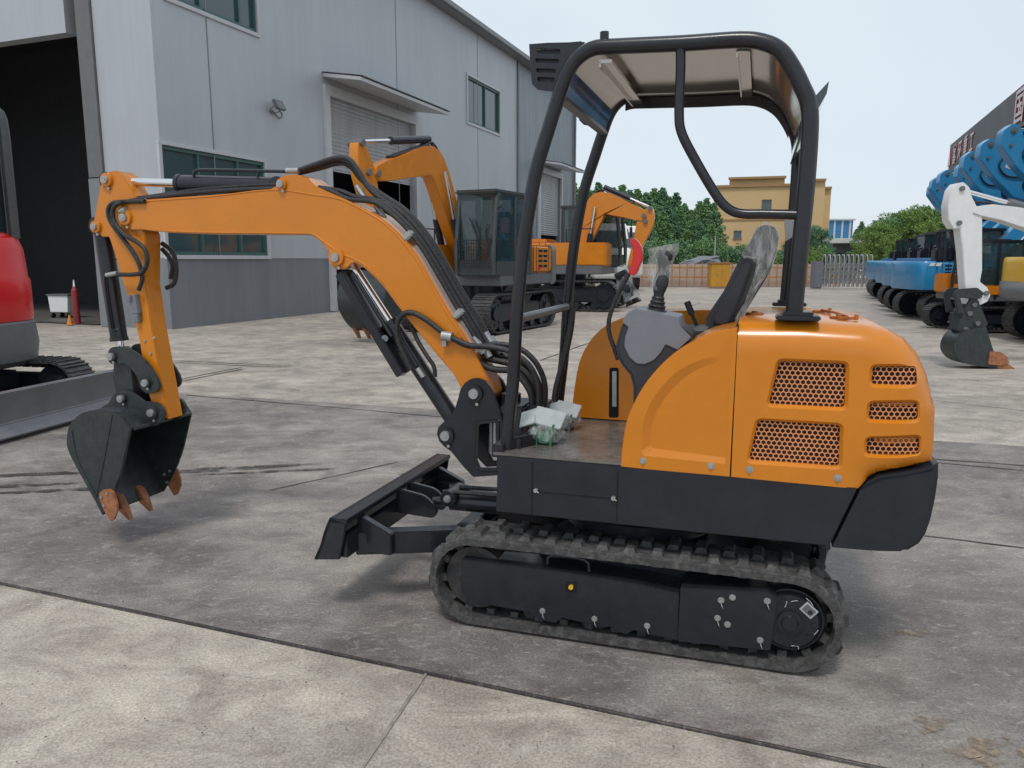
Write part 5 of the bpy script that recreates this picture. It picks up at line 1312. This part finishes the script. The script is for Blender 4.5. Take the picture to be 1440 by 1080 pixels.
# orange machine behind the white arm
mC = machine('crawler_excavator', (10.35, 16.7, 0), R(178), .66, 'orange', cabm='black', yb=.2, skirt='orange')
tag(mC, 'orange excavator with dark cab standing right behind the white digger arm', 'excavator')
mY = machine('compact_excavator', (10.90, 14.0, 0), R(-8), .85, 'yellow', cwm='grey', cabm='black', cwshape='same', pose=((.5, 1.5), (1.5, 3.2), (3.0, 3.3), (3.2, 3.6), (3.2, 1.9), R(170)))
_cw = [c for c in mY.children if c.name.startswith('counterweight')][0]; _me = _cw.data.copy()
for v in _me.vertices: v.co.z = min(v.co.z, 1.12) - .03; v.co.x = v.co.x * 1.015; v.co.y *= 1.012
_me.materials.clear(); _me.materials.append(M['grey']); _o = bpy.data.objects.new('lower_counterweight', _me); COL.objects.link(_o); _o.parent = mY
for zz_ in (1.28, 1.40):
    b = nb(); box(b, (-1.62, -.62, zz_), (.10, .30, .05), rotm(rz=R(-38)), bev=.01); link('vent_slot', b, M['dark'], mY)
tag(mY, 'yellow compact excavator with dark grey counterweight cut off by the right edge', 'excavator')
# white digger arm: house stands outside the frame on the right
DW = 10.9
mW = machine('compact_excavator', (10.6, DW + .15, 0), math.pi, .55, 'white', cwm='black', cab=False, blade='black')
tag(mW, 'compact excavator whose white arm and dark bucket reach in from the right', 'excavator')
Wi = Matrix.Translation((10.6, DW + .15, 0)) @ Matrix.Rotation(math.pi, 4, 'Z')
def wl(px, py, dy=0):
    x, z = W2(px, py, DW); v = Wi.inverted() @ Vector((x, DW, z)); return (v.x, v.z)
def wl3(px, py, dy=0): x, z = wl(px, py); return Vector((x, .15 + dy, z))
b = nb(); o_ = [wl(*p) for p in ((1333, 268), (1340, 259), (1350, 257), (1358, 264), (1362, 278), (1368, 290), (1376, 300), (1376, 380), (1373, 396), (1383, 404), (1388, 415), (1383, 424), (1370, 430), (1369, 440), (1367, 452), (1355, 452), (1352, 400), (1349, 355), (1345, 322), (1336, 322), (1329, 310), (1328, 290))]
prism(b, o_, .06, .24, bev=.008); AW = link('arm', b, M['white'], mW)
b = nb(); o_ = [wl(*p) for p in ((1352, 282), (1366, 288), (1400, 290), (1440, 300), (1500, 345), (1560, 420), (1600, 420), (1560, 350), (1500, 290), (1440, 272))]
o_ = [wl(*p) for p in ((1362, 300), (1368, 291), (1390, 288), (1425, 292), (1470, 300), (1530, 335), (1590, 410), (1565, 425), (1510, 360), (1455, 328), (1400, 310), (1372, 304))]
prism(b, o_, .04, .26, bev=.008); link('boom', b, M['white'], mW)
b = nb(); p, q = wl3(1348, 266), wl3(1417, 285); cyl(b, p, q, .030, n=14); AC2 = link('arm_cylinder', b, M['chrome'], mW)
b = nb(); cyl(b, q, wl3(1490, 305), .062, n=16); cyl(b, wl3(1420, 286, -.06), wl3(1424, 287, -.06), .075); link('barrel', b, M['grey'], AC2)
b = nb(); tube(b, [wl3(a, c, -.13) for a, c in ((1425, 291), (1400, 285), (1375, 284), (1358, 292), (1347, 310), (1345, 330), (1353, 348), (1362, 362), (1365, 375))] [::-1], .018, n=8)
tube(b, [wl3(a, c, -.12) for a, c in ((1368, 280), (1352, 284), (1342, 300), (1339, 320))], .022, n=8); box(b, wl3(1363, 380, -.12), (.10, .05, .07), bev=.01)
b.verts.ensure_lookup_table()
link('arm_hose', b, M['hose'], AW)
for a, c in ((1347, 266), (1343, 314), (1381, 412), (1364, 428)):
    b = nb(); p = wl3(a, c); cyl(b, p + Vector((0, -.12, 0)), p + Vector((0, .12, 0)), .034, n=16); link('pin', b, M['grey'], AW)
b = nb(); o_ = [wl(*p) for p in ((1346, 442), (1362, 410), (1372, 425), (1378, 440), (1384, 456), (1372, 465), (1350, 470), (1338, 463))]
prism(b, o_, .05, .25, bev=.01); LKW = link('linkage', b, M['bucket'], mW)
for ya_, yb_2 in ((.0, .04), (.26, .30)):
    b = nb(); o_ = [wl(*p) for p in ((1334, 412), (1340, 406), (1366, 404), (1376, 412), (1368, 420), (1342, 418), (1348, 440), (1338, 440))]; prism(b, o_, ya_, yb_2, bev=.008); link('rocker_link', b, M['bucket'], mW)
for a, c in ((1357, 440), (1368, 454), (1352, 462), (1370, 416)):
    b = nb(); p = wl3(a, c); cyl(b, Vector((p.x, .02, p.z)), Vector((p.x, .28, p.z)), .034, n=14); link('pin', b, M['grey'], LKW)
BW = empty('bucket'); BW.parent = mW
so = osmooth([wl(*p) for p in ((1376, 458), (1352, 462), (1338, 470), (1331, 484), (1333, 497), (1346, 508), (1370, 513), (1392, 515))], 3)
cxx = sum(p[0] for p in so) / len(so); czz = sum(p[1] for p in so) / len(so)
b = nb(); prism(b, so + [(x + (cxx - x) * .07, z + (czz - z) * .07) for x, z in so][::-1], .0, .32); link('bucket_shell', b, M['bucket'], BW)
for y in (.0, .32):
    b = nb(); prism(b, so + [wl(1387, 494)], y - .012, y + .012, bev=.003); link('side_plate', b, M['bucket'], BW)
    b = nb(); prism(b, [wl(*p) for p in ((1380, 492), (1396, 493), (1404, 499), (1407, 508), (1398, 512), (1378, 510))], y - .03, y + .03, bev=.004); link('side_cutter', b, M['rust'], BW)
for y in (.03, .12, .21, .30):
    b = nb(); prism(b, [wl(*p) for p in ((1392, 506), (1408, 510), (1419, 518), (1402, 518), (1390, 515))], y - .03, y + .03, bev=.006); link('tooth', b, M['rust'], BW)
# ------------------------------------------------------------------ white vans
def van(x, y, rz, label):
    v = empty('van', (x, y, 0), rz); tag(v, label, 'van', 'white vans')
    b = nb(); prism(b, rounded([(-2.2, .45), (-2.2, 2.25), (1.3, 2.3), (2.0, 1.45), (2.35, 1.2), (2.35, .45)], .18), -.9, .9, bev=.06); link('body', b, M['white'], v)
    b = nb(); prism(b, [(1.22, 1.45), (1.20, 2.10), (1.42, 2.12), (2.0, 1.48)], -.905, .905); box(b, (1.68, 0, 1.82), (.06, 1.5, .78), rotm(ry=R(-43))); box(b, (-.3, 0, 1.75), (2.0, 1.815, .5)); link('window', b, M['glass'], v)
    for a in (-1.4, 1.5):
        for s in (-1, 1):
            b = nb(); cyl(b, (a, s * .72, .34), (a, s * .92, .34), .34, n=20); w_ = link('wheel', b, M['hose'], v); b = nb(); cyl(b, (a, s * .91, .34), (a, s * .93, .34), .18, n=14); link('rim', b, M['zinc'], w_)
    return v
v1 = van(4.35, 38, R(-84), 'white van seen through the folded orange boom, nearer the canopy post'); v2 = van(5.25, 40.5, R(-84), 'white van beside the first one, just left of the red lever grip')
for v in (v1, v2): v.scale = (1.1, 1.0, 1.38)
# ------------------------------------------------------------------ boundary wall, gate, fence
FY = 43.5
def fx(px): return W2(px, 400, FY)[0]
b = nb(); box(b, ((fx(880) + fx(1160)) / 2, FY + .6, .62), (fx(1160) - fx(880), .24, 1.24)); tag(link('boundary_wall', b, paint('pink_render', (.50, .40, .35), .85, var=.12, dust=.2, scale=1.2), sm=False), 'low pinkish wall behind the rusty picket railing', 'wall')
RL = empty('picket_railing', (0, FY, 0)); tag(RL, 'rusty orange picket railing along the low pink wall', 'railing')
M['rail'] = paint('railing_paint', (.42, .20, .06), .6, var=.3, dust=.3, scale=6)
b = nb()
for z in (.52, 1.05): box(b, ((fx(890) + fx(1180)) / 2, 0, z), (fx(1180) - fx(890), .06, .08))
link('rail', b, M['rail'], RL)
x = fx(892); 
while x < fx(1180):
    b = nb(); box(b, (x, -.03, .68), (.06, .05, 1.3)); link('picket', b, M['rail'], RL); x += .42
GB = empty('gate_motor_box', (fx(999), FY - 1.6, 0)); tag(GB, 'ochre metal cabinet standing at the end of the railing', 'cabinet')
b = nb(); box(b, (0, 0, .66), (1.02, .8, 1.24), bev=.03); link('cabinet_body', b, paint('ochre_paint', (.55, .27, .02), .5, var=.12, dust=.2, scale=4), GB)
b = nb(); box(b, (0, 0, 1.31), (1.1, .88, .06), bev=.01); link('cabinet_lid', b, M['rail'], GB)
b = nb(); box(b, (.08, -.405, .66), (.02, .012, 1.2)); box(b, (-.2, -.41, .7), (.03, .03, .16)); link('door_seam', b, M['rail'], GB)
# folding gate
FG = empty('folding_gate', (0, 40.5, 0)); tag(FG, 'retracted stainless folding gate bunched up beside the blue machines', 'gate')
x0 = W2(1157, 400, 40.5)[0]; x1 = W2(1222, 400, 40.5)[0]; k = 11
for i in range(k):
    x = x0 + (x1 - x0) * i / (k - 1); b = nb(); tube(b, [(x, -.18, .08), (x, -.18, 1.55), (x, 0, 1.72), (x, .18, 1.55), (x, .18, .08)], .035, n=8, k=3); link('gate_post', b, M['zinc'], FG)
b = nb()
for i in range(k - 1):
    xa = x0 + (x1 - x0) * i / (k - 1); xb = x0 + (x1 - x0) * (i + 1) / (k - 1)
    for z in (.25, .62, .99):
        for s in (-.18, .18): cyl(b, (xa, s, z), (xb, s, z + .36), .022, n=6); cyl(b, (xb, s, z), (xa, s, z + .36), .022, n=6)
link('lattice', b, M['zinc'], FG)
b = nb(); box(b, (x0 - .35, 0, .72), (.5, .5, 1.4), bev=.05); link('gate_head', b, M['con_grey'], FG)
LP = empty('lamp_post', (W2(1005, 360, 47)[0], 47, 0)); tag(LP, 'thin pale pole rising behind the ochre cabinet', 'pole')
b = nb(); cyl(b, (0, 0, 0), (0, 0, 2.9), .05, .035); link('pole', b, M['card'], LP)
b = nb(); cyl(b, (0, 0, 0), (0, 0, .12), .12); link('pole_base', b, M['card'], LP)
TP = empty('tarped_pile', (W2(982, 362, 46)[0], 46, 0)); tag(TP, 'grey tarpaulin heap on a trailer bed behind the low wall', 'tarpaulin')
b = nb(); bmesh.ops.create_icosphere(b, subdivisions=3, radius=1)
for v in b.verts: n_ = 1 + .18 * math.sin(v.co.x * 5 + 1) * math.cos(v.co.z * 6 + v.co.y * 3); v.co = Vector((v.co.x * 1.3 * n_, v.co.y * .7 * n_, 1.25 + v.co.z * .38 * n_ + .25 * v.co.x))
link('tarp', b, M['con_grey'], TP)
b = nb(); box(b, (0, 0, .5), (2.6, 1.4, .9), bev=.04); link('trailer_bed', b, M['grey'], TP)
# ------------------------------------------------------------------ tan building and the blue one
BY = 74.0
TBa = R(-15.5); TBd = Vector((math.cos(TBa), math.sin(TBa), 0)); TBn = Vector((-TBd.y, TBd.x, 0)); TB0 = Vector((W2(1000, 365, BY)[0], BY, 0))
def bp_(px, py):
    d = ray(px, py); t = TB0.dot(TBn) / d.dot(TBn); p = d * t; return ((p - TB0).dot(TBd), HC + p.z)
def bx_(p): return bp_(p, 365)[0]
def bz_(q, px=1060): return bp_(px, q)[1]
TB = empty('tan_building', TB0, TBa); tag(TB, 'tan rendered three-storey building with flat roof behind the trees', 'building')
M['tan'] = paint('tan_render', (.55, .39, .20), .85, var=.05, dust=.06, scale=.4)
M['tan2'] = paint('tan_band', (.32, .19, .09), .8, var=.08)
wins = [(bx_(1067), bx_(1081), bz_(295), bz_(281)), (bx_(1066), bx_(1082), bz_(335), bz_(324)), (bx_(1030), bx_(1041), bz_(335), bz_(324))]
x0, x1 = bx_(1000), bx_(1120); zt_ = bz_(262)
b = nb(); prism(b, [(x0, 0), (x1, 0), (x1, zt_), (x0, zt_)], 0, .3, holes=[rc(q) for q in wins]); box(b, ((x0 + x1) / 2, 7, zt_ / 2), (x1 - x0, 13.4, zt_ - .1)); link('main_block', b, M['tan'], TB, sm=False)
b = nb(); x2, x3 = bx_(1021), bx_(1098); box(b, ((x2 + x3) / 2, 2.5, (zt_ + bz_(252)) / 2), (x3 - x2, 4, bz_(252) - zt_ + .2)); link('penthouse', b, M['tan'], TB, sm=False)
b = nb(); xa, xb = bx_(1120), bx_(1151); box(b, ((xa + xb) / 2 + .02, 4.5, bz_(259) / 2), (xb - xa, 12, bz_(259))); link('stair_block', b, M['tan'], TB, sm=False)
b = nb(); xc, xd = bx_(1151), bx_(1165); box(b, ((xc + xd) / 2 + .03, 7.5, bz_(266) / 2), (xd - xc, 12, bz_(266))); link('side_block', b, M['tan'], TB, sm=False)
b = nb()
box(b, ((x0 + x1) / 2, -.04, zt_ + .05), (x1 - x0 + .2, .3, .22)); box(b, ((x2 + x3) / 2, .35, bz_(252) + .15), (x3 - x2 + .2, .5, .2)); box(b, ((xa + xb) / 2, -1.6, bz_(259) + .08), (xb - xa + .1, .4, .2)); box(b, ((xc + xd) / 2, 1.4, bz_(266) + .08), (xd - xc + .1, .4, .2))
box(b, ((x0 + x1) / 2, -.02, bz_(309)), (x1 - x0, .1, .14))
link('cornice', b, M['tan2'], TB, sm=False)
for q in wins:
    b = nb(); box(b, ((q[0] + q[1]) / 2, .18, (q[2] + q[3]) / 2), (q[1] - q[0], .04, q[3] - q[2])); W_ = link('window', b, M['wglass'], TB, sm=False)
    b = nb(); 
    for a in (q[0] + .04, q[1] - .04, (q[0] + q[1]) / 2): box(b, (a, .12, (q[2] + q[3]) / 2), (.07, .06, q[3] - q[2]))
    box(b, ((q[0] + q[1]) / 2, -.03, q[2] - .04), (q[1] - q[0] + .1, .18, .08)); link('frame', b, M['grey'], W_, sm=False)
BB = empty('blue_shed', (0, 105, 0)); tag(BB, 'bright blue clad shed beyond the tan building', 'building')
xa, za = W2(1163, 310, 105); xb, zb_ = W2(1200, 310, 105)
b = nb(); box(b, ((xa + xb) / 2, 4, za / 2), (xb - xa, 8, za)); link('wall', b, paint('blue_cladding', (.035, .20, .42), .5, var=.1, scale=.3), BB, sm=False)
b = nb()
for i in range(1, 4): box(b, (xa + (xb - xa) * (i / 3.4), -.05, za / 2), (.25, .1, za)) 
box(b, ((xa + xb) / 2, 3.9, za + .1), (xb - xa + .4, 8.4, .2)); link('downpipe', b, M['trim'], BB, sm=False)
GH = empty('gatehouse', (0, 56, 0)); tag(GH, 'small grey gatehouse with white flat roof near the folding gate', 'building')
xa, za = W2(1168, 339, 56); xb, _ = W2(1211, 339, 56)
b = nb(); box(b, ((xa + xb) / 2, 2, za / 2 - .1), (xb - xa - .4, 4, za - .2)); link('wall', b, M['plinth'], GH, sm=False)
b = nb(); box(b, ((xa + xb) / 2, 1.8, za), (xb - xa + .2, 5, .35), bev=.03); link('roof', b, M['white'], GH)
b = nb()
for f in (.3, .7): box(b, (xa + (xb - xa) * f, -.02, 1.55), (.55, .05, .8))
link('window', b, M['glass'], GH, sm=False)
# ------------------------------------------------------------------ factory with the sign on the right
FA = math.atan(423 / 1095.0); FD = Vector((math.sin(FA), math.cos(FA), 0)); FC = Vector((W2(1328, 300, 42)[0], 42, 0))
FB = empty('factory', FC, math.atan2(-FD.y, -FD.x)); tag(FB, 'factory hall with dark fascia carrying red Chinese lettering, at the right edge', 'building')
# local x runs towards the camera, local y to the right of the yard (inwards)
FNn = Vector((-FD.y, FD.x, 0))
def fp_(px, py):
    d = ray(px, py); t = FC.dot(FNn) / d.dot(FNn); p = d * t; return ((p - FC).dot(-FD), HC + p.z)
print
zt1 = fp_(1328, 211)[1]; zb1 = fp_(1328, 247)[1]
LEN = 30
b = nb(); box(b, (LEN / 2, .25, (zt1 + zb1) / 2), (LEN, .5, zt1 - zb1)); link('fascia', b, M['signboard'], FB, sm=False)
b = nb(); box(b, (LEN / 2, 6.6, (zb1) / 2), (LEN - .3, 12, zb1 + .2)); link('wall', b, wallmat('factory_wall', (.46, .47, .45), ribs=1.2), FB, sm=False)
b = nb(); box(b, (LEN / 2, 6.5, zt1 + .05), (LEN + .3, 12.6, .1)); link('roof', b, M['eave'], FB, sm=False)
b = nb()
for x in (4, 11, 18): box(b, (x, .56, 2.2), (3.6, .1, 4.4))
link('door', b, M['shutter'], FB, sm=False)
def glyph(txt, px, hgt, zc_, name, wide=1.0):
    cu = bpy.data.curves.new('t', 'FONT'); cu.body = txt; cu.size = hgt; cu.extrude = .015; cu.align_x = 'CENTER'; cu.align_y = 'CENTER'; cu.offset = .012 * hgt
    o = bpy.data.objects.new('t', cu); COL.objects.link(o); bpy.context.view_layer.update()
    me = bpy.data.meshes.new_from_object(o.evaluated_get(bpy.context.evaluated_depsgraph_get())); bpy.data.objects.remove(o)
    b = nb(); b.from_mesh(me)
    s = fp_(px, 230)[0]
    bmesh.ops.transform(b, matrix=Matrix.Translation((s, -.03, zc_)) @ Matrix.Rotation(R(90), 4, 'X') @ Matrix.Diagonal((wide, 1, 1, 1)), verts=b.verts)
    me2 = bpy.data.meshes.new(name); b.to_mesh(me2); b.free(); me2.materials.append(M['letterface']); me2.materials.append(M['lettering'])
    for p in me2.polygons:
        if abs(p.normal.y) < .7: p.material_index = 1
    o = bpy.data.objects.new(name, me2); COL.objects.link(o); o.parent = FB; return o
zc_ = (zt1 + zb1) / 2 - .05; H1 = (zt1 - zb1) * .72
for t_, px in (('▲', 1335.5), ('富', 1342), ('环', 1349), ('重', 1356.5), ('工', 1364.5)): glyph(t_, px, H1, zc_, 'letter', .85)
glyph('国', 1427, H1 * 1.25, zc_, 'letter', 1.1)
# ------------------------------------------------------------------ trees
M['leaf'] = paint('leaves', (.17, .30, .12), .6, var=.55, scale=.9, spec=.25)
M['leaf2'] = paint('leaves_dark', (.13, .25, .13), .6, var=.5, scale=.9, spec=.25)
M['leaf3'] = paint('leaves_yellow_green', (.19, .29, .075), .6, var=.45, scale=.9, spec=.25)
M['bark'] = paint('bark', (.11, .09, .07), .9, var=.3, scale=8, bump=.4)
def crown_mesh(seed, kind, n=2600):
    rnd = random.Random(seed); b = nb()
    cl = []
    for i in range({'poplar': 300, 'round': 110, 'shrub': 40}[kind]):
        u = rnd.random()
        if kind == 'poplar': z = .10 + .90 * u; rad = .17 * (1 - (abs(z - .36) / .66) ** 1.5) + .008; a = rnd.uniform(0, 6.28); r_ = rad * math.sqrt(rnd.random()) ; cs = .014 + .030 * (1 - z)
        elif kind == 'round': z = .28 + .68 * u; rad = .36 * math.sqrt(max(.02, 1 - ((z - .6) / .40) ** 2)); a = rnd.uniform(0, 6.28); r_ = rad * math.sqrt(rnd.random()); cs = .058
        else: z = .08 + .80 * u; rad = .55 * math.sqrt(max(.03, 1 - (z / 1.0) ** 2)); a = rnd.uniform(0, 6.28); r_ = rad * math.sqrt(rnd.random()); cs = .13
        cl.append((r_ * math.cos(a), r_ * math.sin(a), z, cs * rnd.uniform(.6, 1.25)))
    ls = .0095 if kind != 'shrub' else .022
    for i in range(n):
        c = cl[rnd.randrange(len(cl))]; d = Vector((rnd.gauss(0, 1), rnd.gauss(0, 1), rnd.gauss(0, 1))).normalized() * c[3] * rnd.uniform(.45, 1.05)
        p = Vector(c[:3]) + d
        if rnd.random() < .45 and kind == 'poplar':
            z = .06 + .93 * rnd.random() ** 1.1; rad = (.165 * (1 - (abs(z - .34) / .67) ** 1.5) + .004) * (1 + .18 * math.sin(z * 60 + seed)); a = rnd.uniform(0, 6.28); r_ = max(0, rad) * rnd.random() ** .4; p = Vector((r_ * math.cos(a), r_ * math.sin(a), z))
        s = ls * rnd.uniform(.6, 1.5)
        u = Vector((rnd.gauss(0, 1), rnd.gauss(0, 1), rnd.gauss(0, .7))).normalized(); v = u.orthogonal().normalized(); v = (Matrix.Rotation(rnd.uniform(0, 6.28), 3, u) @ v)
        w_ = u.cross(v)
        b.faces.new([b.verts.new(p + v * s), b.verts.new(p + w_ * s * .6), b.verts.new(p - v * s * .9), b.verts.new(p - w_ * s * .6)])
    me = bpy.data.meshes.new('crown'); b.to_mesh(me); b.free()
    b = nb(); cyl(b, (0, 0, 0), (0, 0, .75 if kind != 'shrub' else .4), .014, .004, n=8)
    for i in range(6):
        z = .2 + .09 * i; a = i * 2.4; cyl(b, (0, 0, z), (.14 * math.cos(a), .14 * math.sin(a), z + .16), .006, .002, n=5)
    mt = bpy.data.meshes.new('trunk'); b.to_mesh(mt); b.free(); mt.materials.append(M['bark'])
    return me, mt
CM = {}
for kind, mats in (('poplar', ('leaf', 'leaf2')), ('round', ('leaf', 'leaf2', 'leaf3')), ('shrub', ('leaf', 'leaf2', 'leaf3'))):
    for v in range(3):
        me, mt = crown_mesh(10 * v + len(kind), kind, 12000 if kind != 'shrub' else 4500)
        for m_ in mats:
            c = me.copy(); c.materials.clear(); c.materials.append(M[m_]); CM[(kind, v, m_)] = (c, mt)
tc_ = 0
def tree(kind, v, m_, px, depth, top_py, label, group, wf=1.0):
    x, z = W2(px, top_py, depth); me, mt = CM[(kind, v, m_)]
    T = empty('tree' if kind != 'shrub' else 'shrub', (x, depth, 0), random.uniform(0, 6)); T['label'] = label; T['category'] = 'tree' if kind != 'shrub' else 'shrub'; T['group'] = group
    for nm, d in (('crown', me), ('trunk', mt)):
        o = bpy.data.objects.new(nm, d); COL.objects.link(o); o.parent = T; o.scale = (z * wf, z * wf, z)
    return T
rnd = random.Random(5)
tops = [(806, 262), (818, 268), (829, 272), (842, 262), (853, 276), (864, 268), (875, 265), (886, 272), (897, 270), (909, 276), (920, 270), (931, 268), (941, 282), (951, 276), (962, 290), (972, 300), (984, 288), (994, 283), (1004, 290)]
ORD = 'first second third fourth fifth sixth seventh eighth ninth tenth eleventh twelfth thirteenth fourteenth fifteenth sixteenth seventeenth eighteenth nineteenth twentieth twenty-first twenty-second twenty-third twenty-fourth twenty-fifth twenty-sixth'.split()
for i, (px, q) in enumerate(tops):
    tree('poplar', i % 3, ('leaf', 'leaf2')[i % 2], px, 62 + rnd.uniform(-3, 5), q - 4, ('mid-green', 'darker green')[i % 2] + ' pointed poplar, ' + ORD[i] + ' in the row counting from the workshop', 'poplars behind the boundary wall', 1.3)
for i in range(17):
    px = 812 + i * 12 + rnd.uniform(-4, 4)
    tree('poplar', i % 3, ('leaf', 'leaf', 'leaf2')[i % 3], px, 55 + rnd.uniform(-3, 3), 300 + rnd.uniform(-12, 18), ('mid-green', 'mid-green', 'darker green')[i % 3] + ' lower tree before the poplars, ' + ORD[i] + ' counting from the workshop', 'lower trees in front of the poplars', 1.45)
for i in range(26):
    px = 880 + i * 11.2 + rnd.uniform(-4, 4)
    tree('shrub', i % 3, ('leaf', 'leaf2', 'leaf3')[i % 3] if i % 2 else 'leaf', px, 49 + rnd.uniform(-1.5, 3), 346 + rnd.uniform(-8, 8) - (6 if px < 1000 else 0), 'leafy green shrub behind the low pink wall, ' + ORD[i] + ' counting from the white vans', 'shrubs behind the pink wall', 1.0)
for px, q, l_ in ((1136, 316, 'dark rounded tree, highest of three right of the rear canopy post'), (1150, 322, 'dark rounded tree, rightmost of three by the rear canopy post'), (1124, 330, 'dark rounded tree mostly hidden by the rear canopy post')): tree('round', 1, 'leaf2', px, 52 + rnd.uniform(-1, 1), q, l_, 'dark trees by the canopy post', 1.0)
for i, (px, q) in enumerate(((1205, 322), (1212, 312), (1222, 326))): tree('poplar', i, 'leaf2', px, 95, q, ('middle-height', 'tallest', 'lowest, rightmost')[i] + ' distant dark conifer beside the blue shed', 'far conifers by the blue shed', 1.3)
for i, (px, q) in enumerate(((1228, 322), (1240, 312), (1254, 306), (1266, 298), (1280, 296), (1293, 291), (1306, 288), (1320, 292), (1334, 290), (1246, 328), (1270, 318), (1296, 310), (1230, 340), (1218, 350), (1256, 338), (1284, 330))):
    tree('round', i % 3, ('leaf', 'leaf3')[i % 2], px, 52 + rnd.uniform(-2, 3), q, ('green', 'yellow-green')[i % 2] + (' tall' if i < 9 else ' lower') + ' broad tree behind the blue excavators, ' + ORD[i if i < 9 else i - 9] + (' in the back row' if i < 9 else ' in the front row'), 'trees behind the blue excavators', 1.2)
